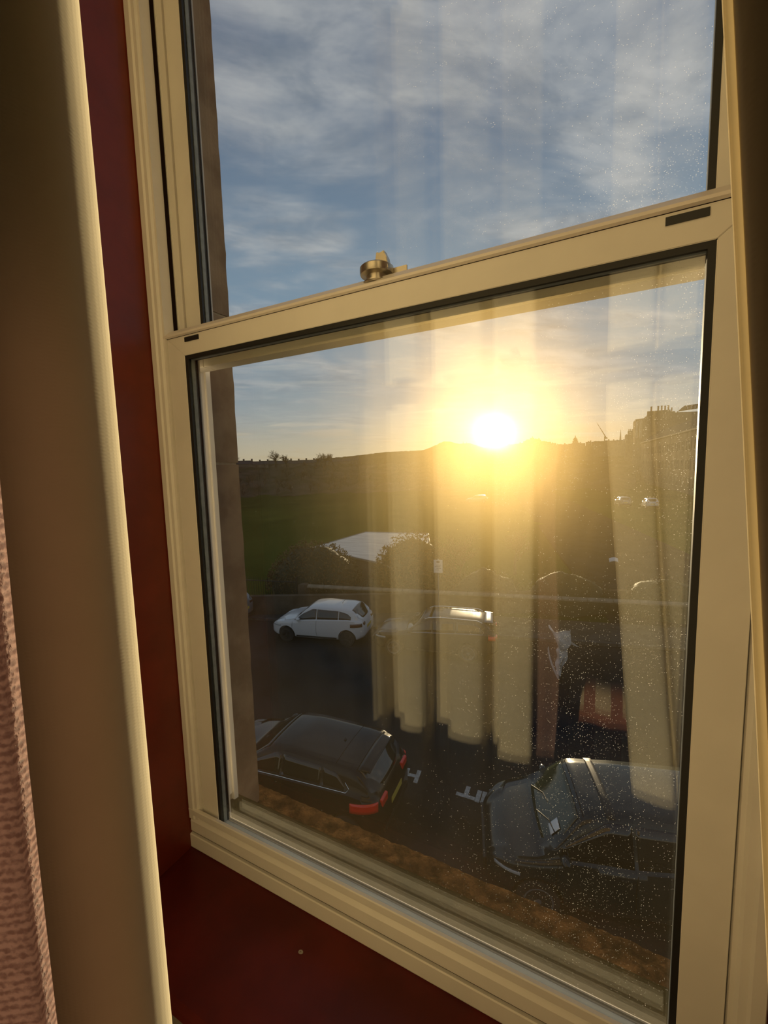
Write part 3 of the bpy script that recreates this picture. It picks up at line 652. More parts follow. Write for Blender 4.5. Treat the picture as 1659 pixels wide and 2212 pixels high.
def hatch(L=3.99, W_=1.73, H=1.47, belt0=.90, belt1=1.03, **kw):
    h = L / 2
    s = dict(L=L, W=W_, H=H, wr=.31, wheels=(h - .78, -h + .66),
        top=[(-h, .78), (-h + .05, .98), (-h + .13, 1.05), (-h + .42, H - .07), (-h + .75, H - .02), (0 - .15, H), (.35, H - .05), (h - 1.30, 1.12 - .02), (h - 1.12, .99), (h - .5, .87), (h - .15, .74), (h - .03, .62), (h, .50)],
        belt=[(-h, .98), (-h + .6, belt1), (0, .965), (h - 1.2, belt0), (h - .3, .80), (h, .60)],
        bot=[(-h, .36), (-h + .35, .22), (0, .19), (h - .4, .20), (h, .28)],
        hw=[(-h, W_ * .36), (-h + .08, W_ * .44), (-h + .35, W_ * .49), (-.3, W_ * .5), (h - .8, W_ * .495), (h - .35, W_ * .455), (h - .1, W_ * .37), (h, W_ * .28)],
        tumble=.36, glass=(h - 1.14, .33, -h + .50, -h + .12), side_glass=[(-.08, .86), (-.95, -.13)], winTop=[(-1.3, H - .10), (.1, H - .10), (.85, 1.0)],
        mirror=h - 1.33, doors=[-.10, .93], handles=[.10], head=(h - .52, h - .16, .66, .70, .0), tail=(-h + .10, -h + .42, .80, .92, .03), tailmat='tail_dark', tailback=(-h + .03, .80, .93, .25), plate=.62)
    s.update(kw); return s
def place(u, v, hd): p = st(u, v); return (p.x, p.y, ZG), hd
# white hatchback, far kerb, nose to the left
sw = hatch(rim='alloy_dark', side_glass=[(-.06, .86), (-.98, -.09), (-1.50, -1.01)], winTop=[(-1.56, 1.12), (-1.35, 1.27), (-1.0, 1.345), (.1, 1.37), (.88, 1.0)], tail=(-1.99 + .06, -1.99 + .50, .80, .93, -.02), roof_seams=[])
white, rz_, sy_, tp_ = car('white_hatchback', sw, 'white five door hatchback parked at the far kerb, seen from its rear corner', (-9.15, 12.95, ZG), TH + math.pi, 'white_paint')
MB().tube([(-.9, 0, rz_(-.9, 0)), (-1.04, 0, rz_(-.9, 0) + .17)], [.008, .003], 5).obj('aerial', 'blacktrim', white)
# dark estate in front of it
h = 4.56 / 2
se = dict(L=4.56, W=1.78, H=1.48, wr=.325, wheels=(h - .90, -h + 1.0),
    top=[(-h, .80), (-h + .06, 1.02), (-h + .12, 1.08), (-h + .45, 1.40), (-h + .62, 1.44), (-.3, 1.48), (.35, 1.43), (h - 1.50, 1.04), (h - 1.30, .99), (h - .5, .88), (h - .15, .75), (h - .03, .62), (h, .50)],
    belt=[(-h, .98), (-h + .7, 1.0), (0, .95), (h - 1.3, .92), (h - .3, .82), (h, .6)], bot=[(-h, .36), (-h + .35, .22), (0, .19), (h - .4, .2), (h, .28)],
    hw=[(-h, 1.78 * .40), (-h + .08, 1.78 * .455), (-h + .4, 1.78 * .49), (0, 1.78 * .5), (h - .8, 1.78 * .495), (h - .35, 1.78 * .455), (h - .1, 1.78 * .37), (h, 1.78 * .28)],
    tumble=.33, glass=(h - 1.32, .33, -h + .48, -h + .14), side_glass=[(.0, .86), (-.82, -.04), (-1.72, -.87)], winTop=[(-1.75, 1.22), (-1.5, 1.37), (.1, 1.37), (.85, 1.0)], chrome=(.86, -1.75),
    mirror=h - 1.50, doors=[-.85, .0, .95], handles=[-.65, .20], head=(h - .6, h - .2, .66, .72, .0), tail=(-h + .08, -h + .32, .82, .98, .02), tailmat='tail_red', tailback=(-h + .03, .80, .96, .22), plate=.62)
est, rz_, sy_, tp_ = car('dark_estate_car', se, 'dark estate car with roof rails parked ahead of the white hatchback', (-4.52, 13.60, ZG), TH + math.pi, 'dark_paint')
for s in (1, -1):
    xs = np.linspace(.25, -1.75, 14); MB().tube([(x, s * (sy_(x, tp_(x)) - .02), rz_(x, sy_(x, tp_(x)) - .02) + (.045 if 0 < i < 13 else .0)) for i, x in enumerate(xs)], .014, 6).obj('roof_rail', 'chrome', est)
MB().grid(lambda u, v: (-h + .46 - u * .30, (v * 2 - 1) * .55, rz_(-h + .46, (v * 2 - 1) * .5) + .02 - u * .02), 3, 8).obj('rear_spoiler', 'silver_paint', est, True, thick=.03)
MB().box(-.02, .05, -.56, .56, 0, .006).obj('roof_seam', 'seam', est).location = (.05, 0, 1.472)
# rear corner of another car at the left, beside the stone reveal
h0 = 3.99 / 2
car('silver_hatchback', hatch(side_glass=[(-.10, .80), (-.98, -.14)]), 'silver grey car mostly hidden by the window stone, left of the white hatchback', (-15.15, 12.25, ZG), TH + math.pi + R(3), 'silver_paint')
# dark hatchback below the window on the left
h = 4.25 / 2
sa = hatch(L=4.25, W_=1.79, H=1.46, side_glass=[(-.02, .80), (-.92, -.07), (-1.42, -.97)], winTop=[(-1.46, 1.10), (-1.25, 1.30), (-.9, 1.345), (.1, 1.36), (.85, 1.0)], chrome=(.85, -1.46), tail=(-h + .07, -h + .56, .80, .97, -.05), tailmat='tail_red', roof_seams=[-1.18, -1.60], tailback=(-h + .03, .80, .95, .30))
A, rz_, sy_, tp_ = car('black_hatchback', sa, 'glossy black hatchback with a red tail lamp parked below the window, lower left', (-4.62, 5.86, ZG), R(4.5) + math.pi, 'navy_paint')
MB().lathe([(.02, 0), (.03, .01), (.012, .035), (.004, .05)], (-1.05, 0, rz_(-1.05, 0)), n=12).obj('aerial', 'blacktrim', A)
MB().grid(lambda u, v: (-h + .50 - u * .22, (v * 2 - 1) * (.60 - .04 * u), rz_(-h + .50, (v * 2 - 1) * .56) + .010 - .03 * u), 4, 10).obj('rear_spoiler', 'navy_paint', A, True, thick=.02)
# dark green blue car at lower right with a ticket on its windscreen
h = 4.15 / 2
sb = hatch(L=4.15, W_=1.90, H=1.64, belt0=.98, belt1=1.08, top=[(-h, .80), (-h + .05, 1.0), (-h + .13, 1.08), (-h + .45, 1.56), (-h + .75, 1.62), (0 - .1, 1.64), (.62, 1.59), (h - .95, 1.08), (h - .84, .99), (h - .4, .88), (h - .12, .74), (h - .03, .62), (h, .50)],
    glass=(h - .86, .68, -h + .50, -h + .12), mirror=h - 1.15, side_glass=[(-.02, .95), (-.92, -.07)], winTop=[(-1.46, 1.3), (-1.2, 1.50), (.3, 1.52), (1.0, 1.12)], roof_seams=[.62], doors=[-.05, 1.02], tailmat='tail_dark')
B, rzB, syB, tpB = car('dark_green_car', sb, 'dark blue green car with a paper ticket on its windscreen, lower right', (1.14, 6.60, ZG), R(16) + math.pi, 'teal_paint', 'cargl_green')
MB().grid(lambda u, v: (.30 - u * .12, (v * 2 - 1) * .66, rzB(.30 - u * .12, (v * 2 - 1) * .66) + .006), 3, 12).obj('roof_band', 'blacktrim', B, True, thick=.006)
for y0 in (.05, -.52):
    MB().tube([(h - .88, y0, rzB(h - .88, y0) + .03), (h - 1.02, y0 + .32, rzB(h - 1.02, y0 + .3) + .03), (h - 1.06, y0 + .56, rzB(h - 1.06, y0 + .5) + .02)], .010, 5).obj('wiper', 'blacktrim', B)
xx = h - 1.0
tk = MB().grid(lambda u, v: (xx - v * .13, .60 - u * .20, rzB(xx - v * .13, .60 - u * .20) + .022 + .006 * math.sin(u * 4)), 6, 4).obj('parking_ticket', 'paper', None, True, thick=.002)
tk.matrix_world = B.matrix_basis.copy() if False else Matrix.Translation(B.location) @ Matrix.Rotation(B.rotation_euler.z, 4, 'Z')
tag(tk, 'white parking ticket tucked under the wiper of the dark green car', 'ticket')
# far traffic on the side road
for i, (px, py) in enumerate(((1345, 1092), (1404, 1096), (1030, 1086))):
    p = at(px, py, 2, ZG)
    pnt = ('silver_paint', 'white_paint', 'silver_paint')[i]
    car(('silver_car', 'white_car', 'grey_car')[i], hatch(), ('small silver car far along the side road near the tenement', 'small pale car beside the tenement wall in the distance', 'distant grey car below the low sun')[i], (p.x, p.y, ZG), (R(100), R(95), R(190))[i], pnt)

# ------------------------------------------------------------------ boundary wall, railings, hedge, sign
UW0, VW = -8.42, 18.0
w = tag(empty('boundary_wall'), kind='structure', label='low stone boundary wall with a pale coping along the far pavement')
strip(UW0, 30, VW, VW + .28, 0, .98).obj('wall_body', 'wallstone', w)
cm = MB().prism([(-.05, 0), (.33, 0), (.34, .05), (.14, .13), (-.04, .06)], 0, .985).mesh('coping_stone', 'coping')
for i in range(38): p = st(UW0 - .05 + i, VW, .98); inst('coping_stone', cm, w, p, (0, 0, TH))
b = MB().box(0, .5, -.06, .36, 0, 1.12); b.obj('end_pier', 'wallstone', w, bevel=.04).location = st(UW0 - .45, VW); w.children[-1].rotation_euler = (0, 0, TH)
fz = tag(empty('railings', st(-25, VW + .1, .05), TH), 'black iron railings beside the park at the left', 'fence')
FL = 16.1
for z in (.18, 1.12): MB().box(0, FL, -.02, .02, z, z + .04).obj('rail', 'iron', fz)
pm = MB(); pm.tube([(0, 0, 0), (0, 0, 1.28), (0, 0, 1.36)], [.011, .011, .002], 5)
pm = pm.mesh('picket', 'iron')
for i in range(int(FL / .135)): inst('picket', pm, fz, (.05 + i * .135, 0, 0))
pm2 = MB().box(-.03, .03, -.03, .03, 0, 1.4).mesh('post', 'iron')
for i in range(6): inst('post', pm2, fz, (i * 3.2, 0, 0))
S(strip(-40, UW0 - .4, VW, VW + .3, 0, .22).obj('railing_plinth', 'coping'))

rnd = random.Random(7)
def rdir(r=rnd):
    a = r.uniform(0, 6.283); z = r.uniform(-1, 1); q = math.sqrt(1 - z * z); return Vector((q * math.cos(a), q * math.sin(a), z))
def tree_mesh(seed, height, spread, levels=5, base_r=.16, nb=3, up=.55, n=4):
    r = random.Random(seed); mb = MB()
    def grow(p, d, L, rad, lv):
        k = 3; pts = [p]; dd = d.copy()
        for i in range(k): dd = (dd + rdir(r) * .20 + Vector((0, 0, up * .12))).normalized(); pts.append(pts[-1] + dd * L / k)
        mb.tube(pts, [rad * (1 - .45 * i / k) for i in range(k + 1)], n if lv < 2 else 3, cap=False)
        if lv >= levels: return
        for i in range(nb + (1 if lv < 2 else 0)):
            q = pts[r.choice((1, 2, 3, 3))] if lv else pts[r.choice((2, 3, 3))]
            nd = (dd + rdir(r) * spread + Vector((0, 0, up * .3))).normalized(); grow(q, nd, L * r.uniform(.58, .82), rad * .62, lv + 1)
    grow(Vector((0, 0, 0)), Vector((0, 0, 1)), height * .30, base_r, 0)
    return mb
def bush(name, pos, rad, h, label, leafm, seed, nl=1600, twigm='twig', cat='bush', group=None, leaf=.05, dens=1.0):
    r = random.Random(seed); root = tag(empty(name, pos), label, cat, group)
    tw = MB()
    for i in range(int(120 * dens)):
        a = r.uniform(0, 6.283); q = math.sqrt(r.random()); e = Vector((rad[0] * q * math.cos(a), rad[1] * q * math.sin(a), h * math.sqrt(max(.05, 1 - q * q)) * r.uniform(.75, 1.08)))
        s = Vector((e.x * .35, e.y * .35, 0)); m_ = (s + e) / 2 + rdir(r) * .15; tw.tube([s, m_, e], [.016, .010, .003], 3, cap=False)
        for k in range(3): f = m_ + (e - m_) * r.random(); tw.tube([f, f + (rdir(r) + Vector((0, 0, .6))) * .28], [.006, .002], 3, cap=False)
    tag(tw.obj('branches', twigm, root), kind='stuff')
    lf = MB()
    for i in range(nl):
        a = r.uniform(0, 6.283); q = r.random() ** .5; c = Vector((rad[0] * q * math.cos(a), rad[1] * q * math.sin(a), 0)); c.z = h * math.sqrt(max(.02, 1 - q * q)) * r.uniform(.55, 1.0) if r.random() < .7 else h * math.sqrt(max(.02, 1 - q * q)) * r.random()
        d = rdir(r) * leaf * r.uniform(.7, 1.5); e = rdir(r).cross(d).normalized() * leaf * .35
        lf.add([c - d, c + e, c + d, c - e], [(0, 1, 2, 3)])
    tag(lf.obj('leaves', leafm, root), kind='stuff')
    return root
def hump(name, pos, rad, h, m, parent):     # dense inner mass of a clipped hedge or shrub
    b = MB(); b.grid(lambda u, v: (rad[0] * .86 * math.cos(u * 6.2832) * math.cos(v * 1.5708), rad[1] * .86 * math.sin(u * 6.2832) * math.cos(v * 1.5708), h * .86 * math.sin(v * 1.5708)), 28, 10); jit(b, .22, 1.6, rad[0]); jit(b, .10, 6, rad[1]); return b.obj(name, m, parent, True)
def shrub(u, v, ru, rv, h, label, leafm='leaf_dark', seed=1, nl=1800, leaf=.05):
    p = st(u, v, .05); r = bush('shrub', p, (ru, rv), h, label, leafm, seed, nl, group='shrubs behind the boundary wall', leaf=leaf)
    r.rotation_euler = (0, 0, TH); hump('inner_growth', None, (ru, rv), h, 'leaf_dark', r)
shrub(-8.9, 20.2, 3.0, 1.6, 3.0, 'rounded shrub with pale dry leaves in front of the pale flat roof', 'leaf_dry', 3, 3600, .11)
shrub(-5.4, 19.5, 1.2, 1.0, 1.25, 'small low shrub just right of the big rounded shrub', 'leaf_dark', 4)
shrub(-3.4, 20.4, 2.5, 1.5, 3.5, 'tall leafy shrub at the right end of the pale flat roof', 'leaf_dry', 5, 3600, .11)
shrub(.3, 19.8, 2.0, 1.2, 1.9, 'dark shrub behind the street sign', 'leaf_dark', 6)
shrub(4.0, 19.8, 2.2, 1.2, 1.9, 'dark shrub behind the wall, right of the street sign', 'leaf_dark', 8)
shrub(8.2, 19.8, 2.2, 1.2, 1.7, 'dark shrub at the far right behind the wall', 'leaf_dark', 9)
# low building with a pale wet felt roof
bd = tag(empty('park_pavilion'), 'low park building with a pale wet flat roof behind the shrubs', 'building')
q = [at(790, 1149, 2, ZG + 1.8), Vector((-15.75, 21.0, ZG + 1.8)), Vector((-9.6, 17.9 + .9, ZG + 1.8)), at(845, 1226, 2, ZG + 1.8), at(930, 1190, 2, ZG + 1.8), at(925, 1152, 2, ZG + 1.8)]
b = MB(); qq = [(p.x, p.y) for p in q]; b.prism(qq, ZG + 1.72, ZG + 1.8, 'xy'); b.obj('roof', 'roof_felt', bd)
cx = sum(p[0] for p in qq) / 6; cy_ = sum(p[1] for p in qq) / 6
b = MB(); b.prism([(cx + (p[0] - cx) * .96, cy_ + (p[1] - cy_) * .96) for p in qq], ZG - .2, ZG + 1.72, 'xy'); b.obj('walls', 'housewall', bd)
for i in range(6):
    a, c = Vector((*qq[i], ZG + 1.80)), Vector((*qq[(i + 1) % 6], ZG + 1.80)); MB().tube([a, c], .035, 5).obj('roof_edge', 'pole_grey', bd)
# street sign
p = at(958, 1300, 2, ZG + .1); p = st(p.dot(SU), 17.75, .1)
pt = at(960, 1224, 1, p.y); sg = tag(empty('parking_sign', p, TH), 'white rectangular parking sign on a grey pole by the wall', 'sign')
hz = pt.z - p.z
MB().tube([(0, 0, 0), (0, 0, hz + .32)], .032, 10).obj('pole', 'pole_grey', sg)
MB().box(-.20, .20, -.055, -.040, hz - .30, hz + .30).obj('sign_plate', 'signwhite', sg, bevel=.004)
MB().box(-.07, .07, -.058, -.054, hz + .16, hz + .25).obj('sign_symbol', 'signtext', sg)
for k, (a, c) in enumerate(((-.10, .12), (-.14, .10), (-.08, .13), (-.12, .05))): MB().box(a, c, -.058, -.054, hz + .05 - k * .075, hz + .07 - k * .075).obj('sign_line', 'signtext', sg)
# litter
bp = at(1213, 1475, 2, ZG)
bp = Vector((bp.x, bp.y, ZG)); bg = tag(empty('plastic_bag', bp), 'torn white plastic bag snagged on a thin post beyond the estate car', 'bag')
MB().tube([(0, .05, 0), (0, .05, 1.62)], .025, 8).obj('post', 'iron', bg)
def bagfn(u, v):
    z = 1.70 - v * 1.42; wd = [.34, .22, .15, .13, .10, .04]; ww = float(np.interp(v, [0, .25, .4, .6, .85, 1], wd))
    a = (u - .5) * 3.6; off = float(np.interp(v, [0, .3, .6, 1], [-.10, .05, -.01, -.10]))
    n = noise.noise_vector(Vector((u * 3, v * 5, 1))) * .10
    return (off + ww * math.sin(a) + n.x, -.03 - ww * .5 * math.cos(a) + n.y, z + n.z + .10 * (abs(u - .5)) * (1 - v) * 2)
MB().grid(bagfn, 18, 26).obj('film', 'bag', bg, False, thick=.003)
MB().grid(lambda u, v: (.10 + u * .38, -.04 + .04 * math.sin(u * 5), 1.38 - u * .10 + (v - .5) * .16 * (1 - u)), 6, 3).obj('torn_flap', 'bag', bg, False, thick=.003)
MB().grid(lambda u, v: (-.42 + u * .32 + v * .03, -.03 + .02 * math.sin(v * 6), 1.05 - .95 * u ** .6 + v * .09), 8, 2).obj('loose_strip', 'bag', bg, False, thick=.003)
p = at(1316, 1215, 2, ZG + .15)
o = MB().grid(lambda u, v: (u * .55, v * .22, .10 * math.sin(u * 3) + .16 * v + .05), 8, 4).obj('paper_scrap', 'paper', None, True, thick=.006); o.location = (p.x, p.y, ZG + .12); o.rotation_euler = (R(25), 0, R(15))
tag(o, 'scrap of white paper lying on the dark side road', 'litter')

# ================================================================== TENEMENT AND SKYLINE
def pol(az, D): a = R(az); return CAM.x + math.sin(a) * D, CAM.y + math.cos(a) * D
def tenement():
    ez = ZG + 13.0
    a = at(1535, 918, 2, ez); c = at(1385, 957, 2, ez)
    d = Vector((c.x - a.x, c.y - a.y, 0)); Ln = d.length; d.normalize(); ang = math.atan2(d.y, d.x)
    t = tag(empty('stone_tenement', (a.x, a.y, ZG), ang), 'tall stone tenement with a row of chimney pots, silhouetted at the right', 'building')
    # local: x runs away along the facade, y negative is the back, z up; facade on y=0 looks to -y or +y by side
    sgn = -1     # building mass lies to the right of the facade when looking along +x
    D = 12
    b = MB().box(-30, Ln, 0, D * sgn, -.5, 13) if sgn > 0 else MB().box(-30, Ln, D * sgn, 0, -.5, 13); b.obj('wall', 'tenement', t)
    MB().box(-30, Ln, -.3, .35, 12.85, 13.15).obj('gutter', 'tenement_trim', t)
    b = MB(); b.prism([(0.1, 13.1), (-4.5, 16.6), (-8.5, 16.6), (-12, 13.1)], -30, Ln - .2); b.obj('roof', 'slate', t)
    # windows set in two storeys: frame part with a pane under it
    fm = MB(); fm.box(0, .14, -.02, .07, 0, 2.2); fm.box(1.06, 1.2, -.02, .07, 0, 2.2); fm.box(.14, 1.06, -.02, .07, 2.06, 2.2); fm.box(.14, 1.06, -.02, .07, 0, .12); fm.box(.14, 1.06, -.01, .05, 1.05, 1.12)
    fm = fm.mesh('window', 'tenement_trim'); pm_ = MB().box(.14, 1.06, -.005, .015, .12, 2.06).mesh('pane', 'cargl')
    n = 0; x = -26
    while x < Ln - 3:
        for z in (1.2, 4.9, 8.9):
            f = inst('window', fm, t, (x, .03, z)); inst('pane', pm_, f)
        x += 3.6 if n % 3 else 2.2; n += 1
    for x in (-14, 8, 30, 52): MB().tube([(x, .12, 0), (x, .12, 12.9)], .07, 6).obj('drainpipe', 'tenement_trim', t)
    return t, a, c
TEN, TA, TC = tenement()
def upper_block():
    # the higher part of the street line that carries the chimneys
    D = 172.0
    def X(px, py): p = at(px, py, 1, D); return p
    t = tag(empty('chimney_block', (X(1372, 1000).x, D, ZG)), 'higher gable block with stepped roofline and five tall chimney pots', 'building')
    x0 = X(1372, 1000).x
    def xl(px): return X(px, 930).x - x0
    def zl(py, px=1400): return X(px, py).z - ZG
    outline = [(1372, 906), (1393, 903), (1393, 900), (1400, 899), (1402, 891), (1407, 889), (1456, 888), (1458, 891), (1470, 890), (1482, 890), (1500, 889), (1545, 886)]
    pts = [(xl(a), zl(b, a)) for a, b in outline]
    b = MB(); b.prism([(xl(1372), 0)] + pts + [(xl(1545), 0)], 0, 11, 'xz'); b.obj('wall', 'tenement', t)
    pot = lambda w, h: MB().lathe([(w * .5, 0), (w * .55, .08), (w * .42, .2), (w * .40, h * .9), (w * .52, h * .93), (w * .50, h)], (0, 0, 0), n=10).mesh('chimney_pot', 'chimneypot')
    for px, y0, y1, w in ((1406.5, 889, 877, .62), (1421.5, 888, 876, .62), (1429, 888, 875, .58), (1436.5, 888, 875, .58), (1443.5, 888, 874, .62), (1451, 887, 879, .45), (1464, 890, 887, .45)):
        h = zl(y1, px) - zl(y0, px); inst('chimney_pot', pot(w, h + .15), t, (xl(px), 2.0, zl(y0, px) - .15))
    MB().box(xl(1398), xl(1448), 1.4, 2.6, zl(894) - 1, zl(887.5)).obj('chimney_stack', 'tenement', t)
    # glazed bay at the left end that catches the sun
    for k, (pa, pb) in enumerate(((1374, 1378.5), (1381.5, 1387))):
        MB().box(xl(pa), xl(pb), -.35, .1, zl(947, pa), zl(910, pa)).obj('bay_window', M['tenement_trim'], t)
        f = MB().box(-.02, .02, 0, .5, 0, zl(912, pa) - zl(945, pa)).obj('pane', 'chrome', t.children[-1]); f.location = (xl(pa) - .03, -.45, zl(945, pa)); f.rotation_euler = (0, 0, R(-16))
    # slate roof with skylights at the right
    b = MB(); b.prism([(xl(1468), zl(890)), (xl(1478), zl(881.5)), (xl(1505), zl(880)), (xl(1545), zl(884))], 1, 6, 'xz'); b.obj('roof', 'slate', t)
    for px in (1483, 1491, 1499): MB().box(xl(px), xl(px + 2.2), .9, 1.05, zl(889), zl(883.5)).obj('skylight', 'roof_felt', t)
    MB().tube([(xl(1466), 3, zl(889)), (xl(1466), 3, zl(879))], .03, 4).obj('aerial', 'iron', t)
upper_block()

def ridge(name, tab, D, depth, label, m='hill', seed=0, rough=.0012):
    az = [t[0] for t in tab]; tn = [t[1] for t in tab]; n = 240; A0, A1 = az[0], az[-1]
    def fn(u, v):
        a = A0 + (A1 - A0) * u; f = math.sin(min(1, v * 1.0) * math.pi) ** .8; t = float(np.interp(a, az, tn)) + rough * noise.noise(Vector((a * 3.1, seed, 0))) + rough * .5 * noise.noise(Vector((a * 11, seed, 4)))
        dd = D + (v - .5) * depth; x, y = pol(a, dd); return Vector((x, y, ZG - 1 + f * (CAM.z + t * D - ZG + 1)))
    o = MB().grid(fn, n, 14).obj(name, m, None, True); S(o, label); return o
ridge('distant_hills', [(-60, .02), (-46, .024), (-38, .024), (-32, .0306), (-29.5, .0343), (-27, .0385), (-23.8, .0395), (-21.6, .0405), (-20.4, .048), (-19, .0585), (-18.3, .0588), (-17.5, .055), (-16.9, .052), (-15.5, .0530), (-14.6, .047), (-13.6, .041), (-11, .044), (-9, .048), (-7.9, .052), (-6.2, .050), (-4.9, .042), (0, .035), (12, .03)], 2600, 1600, 'long low hills with a peak just left of the sun')
def city():
    r = random.Random(11)
    g = 'city blocks on the skyline'
    for i in range(26):
        a = -13 + i * .66; D = 620 + r.uniform(-60, 60); x, y = pol(a, D)
        t = float(np.interp(a, [-13, -9, -8, -7, -6, -4.5, -2, 0, 2, 5], [.043, .0505, .055, .0565, .051, .0445, .045, .0465, .046, .046])) + r.uniform(-.0015, .0010)
        H = CAM.z + t * D - ZG; w = D * R(.66) * r.uniform(.9, 1.1)
        b = tag(empty('city_block', (x, y, ZG), R(-a)), 'hazy stone city block on the skyline right of the sun', 'building', g)
        MB().box(-w / 2, w / 2, 0, 14, -1, H - 2.2).obj('wall', 'housewall', b)
        MB().prism([(0, H - 2.2), (7, H), (14, H - 2.2)], -w / 2, w / 2).obj('roof', 'slate', b)
        for k in range(r.choice((1, 2, 2))): cx = r.uniform(-w * .4, w * .4); MB().box(cx - .8, cx + .8, 5, 7, H - 2, H + r.uniform(.4, 1.6)).obj('chimney', 'housewall', b)
    x, y = pol(-2.6, 600); b = tag(empty('domed_tower', (x, y, ZG)), 'small domed tower on the skyline', 'tower')
    z = lambda t: CAM.z + t * 600 - ZG
    MB().box(-3.2, 3.2, -3, 3, 0, z(.049)).obj('tower_base', 'housewall', b); MB().lathe([(2.6, 0), (2.6, 1.5), (2.4, 2.4), (1.6, 3.6), (.6, 4.3), (.5, 5.6), (.15, 7.0)], (0, 0, z(.049)), n=16).obj('dome', 'slate', b, True)
    for az, t0, t1, w, lab in ((2.26, .046, .0665, 2.0, 'thin church spire beside the tenement'), (-16.35, .05, .0575, 1.4, 'left of two tiny spires on the hill beside the sun'), (-15.9, .05, .0560, 1.4, 'right of two tiny spires on the hill beside the sun')):
        x, y = pol(az, 590); b = tag(empty('church_spire', (x, y, ZG)), lab, 'spire')
        MB().box(-w / 2, w / 2, -w / 2, w / 2, 0, z(t0) - 0).obj('spire_tower', 'housewall', b); MB().lathe([(w * .5, 0), (.12, z(t1) - z(t0))], (0, 0, z(t0)), n=8).obj('spire', 'slate', b)
    # castle-like block on its rock
    x, y = pol(-7.4, 600); b = tag(empty('hilltop_castle', (x, y, ZG)), 'low castle on a rock just right of the sun', 'building')
    MB().box(-9, 7, -4, 4, 0, z(.0565)).obj('wall', 'housewall', b); MB().box(-5, 0, -3, 3, z(.0565), z(.0595)).obj('keep', 'housewall', b); MB().box(-2.4, -1.6, -1, 0, z(.0595), z(.063)).obj('turret', 'housewall', b)
    # crane
    x, y = pol(.6, 560); zz = lambda t: CAM.z + t * 560 - ZG
    b = tag(empty('tower_crane', (x, y, ZG)), 'luffing crane with a raised jib on the skyline', 'crane')
    MB().box(-.5, .5, -.5, .5, 0, zz(.055)).obj('mast', 'cranepaint', b); MB().tube([(1.8, 0, zz(.052)), (-8.5, 0, zz(.0845))], [.5, .2], 4).obj('jib', 'cranepaint', b); MB().box(.5, 3.2, -.6, .6, zz(.0505), zz(.0525)).obj('counterweight', 'cranepaint', b)
    # chimney tower left of the tenement
    x, y = pol(3.3, 190); z2 = lambda t: CAM.z + t * 190 - ZG
    b = tag(empty('corner_house', (x, y, ZG)), 'dark gable with a chimney just left of the tenement', 'building')
    MB().box(-1.6, 2.6, 0, 8, 0, z2(.057)).obj('wall', 'housewall', b); MB().box(-.9, 1.0, 2, 3, z2(.057), z2(.064)).obj('chimney_stack', 'housewall', b)
    for k in (-.5, .1, .7): MB().lathe([(.2, 0), (.16, .8)], (k, 2.5, z2(.064)), n=8).obj('chimney_pot', 'chimneypot', b)
    x, y = pol(1.4, 230); b = tag(empty('low_terrace', (x, y, ZG)), 'hazy low terrace between the crane and the tenement', 'building')
    MB().box(-8, 8, 0, 8, 0, CAM.z + .044 * 230 - ZG).obj('wall', 'housewall', b); MB().prism([(-.2, CAM.z + .044 * 230 - ZG), (4, CAM.z + .0468 * 230 - ZG), (8.2, CAM.z + .044 * 230 - ZG)], -8, 8).obj('roof', 'slate', b)
city()
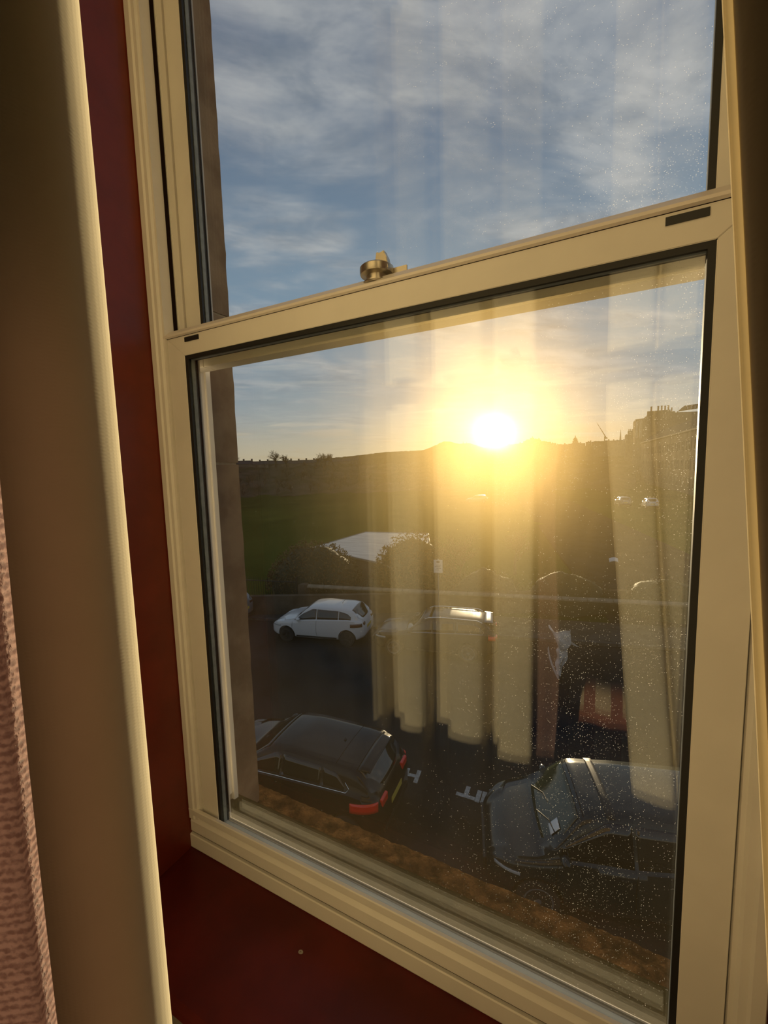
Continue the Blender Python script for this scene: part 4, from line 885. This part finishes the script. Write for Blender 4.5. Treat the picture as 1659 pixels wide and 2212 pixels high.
def terrace():
    r = random.Random(5); D = 205
    for i in range(20):
        a = -50 + i * 1.0; x, y = pol(a, D); w = D * R(1.0)
        t = float(np.interp(a, [-50, -46, -41, -37, -31], [.0285, .0270, .0255, .0270, .0295])) + r.uniform(-.0012, .0008)
        H = CAM.z + t * D - ZG
        b = tag(empty('terraced_house', (x, y, ZG), R(-a)), 'small dark terraced house on the left skyline', 'house', 'terraced houses on the left skyline')
        MB().box(-w / 2, w / 2, 0, 8, 5, H - 1.6).obj('wall', 'housewall', b); MB().prism([(-.3, H - 1.7), (4, H), (8.3, H - 1.7)], -w / 2, w / 2).obj('roof', 'slate', b)
        MB().box(w * .38, w * .38 + .8, 3.4, 4.6, H - .6, H + .75).obj('chimney', 'housewall', b)
    for a, D, hh, seed, lab, pr in ((-41.6, 196, 5.0, 3, 'bare spreading tree on the left skyline', 1.0), (-40.1, 196, 2.8, 5, 'smaller bare tree beside the spreading tree on the skyline', .8),
                              (-36.2, 196, 3.4, 8, 'leftmost of three bushy bare trees on the skyline', 1.3), (-35.0, 196, 3.2, 9, 'middle of three bushy bare trees on the skyline', 1.2), (-33.9, 196, 2.8, 10, 'rightmost of three bushy bare trees on the skyline', 1.2), (-46.3, 196, 2.8, 12, 'bare tree top at the edge of the window stone', 1)):
        x, y = pol(a, D); zt = CAM.z + .0265 * D
        mb = tree_mesh(seed, hh + 3.6, .85 * pr, 5, .26, 3)
        zs = max(v[2] for v in mb.v); k = (hh + 3.0) / zs
        o = mb.obj('bare_tree', 'bark'); o.scale = (k * 1.15, k * 1.15, k); o.location = (x, y, zt - 3.2); tag(o, lab, 'tree')
    # scrub along the bank: low bare thickets
    mbs = [tree_mesh(40 + k, 4.5, 1.1, 4, .09, 3).mesh('thicket', 'twig' if k % 2 else 'bark') for k in range(4)]
    for i in range(150):
        a = r.uniform(-50, -8); v = r.random(); D = 122 + v * 66; x, y = pol(a, D)
        z = ZG - .4 + v ** 1.1 * 8.2
        o = inst('thicket', mbs[i % 4], None, (x, y, z - .2), (0, 0, r.uniform(0, 6)), (1, 1, r.uniform(.9, 1.4))); tag(o, 'bare brown thicket on the bank behind the park', 'bush', 'bare thickets on the bank')
terrace()
# bare street trees behind the wall, under the sun
for i, (u, v, s) in enumerate(((-1.2, 22.5, 4.2), (2.0, 26, 3.6))):
    o = tree_mesh(70 + i, s, .9, 5, .10, 3).obj('bare_tree', 'twig'); o.location = st(u, v, 0); tag(o, ('slender bare tree behind the wall, below the sun', 'slender bare tree further back, right of the sun')[i], 'tree')
bpy.context.view_layer.update()
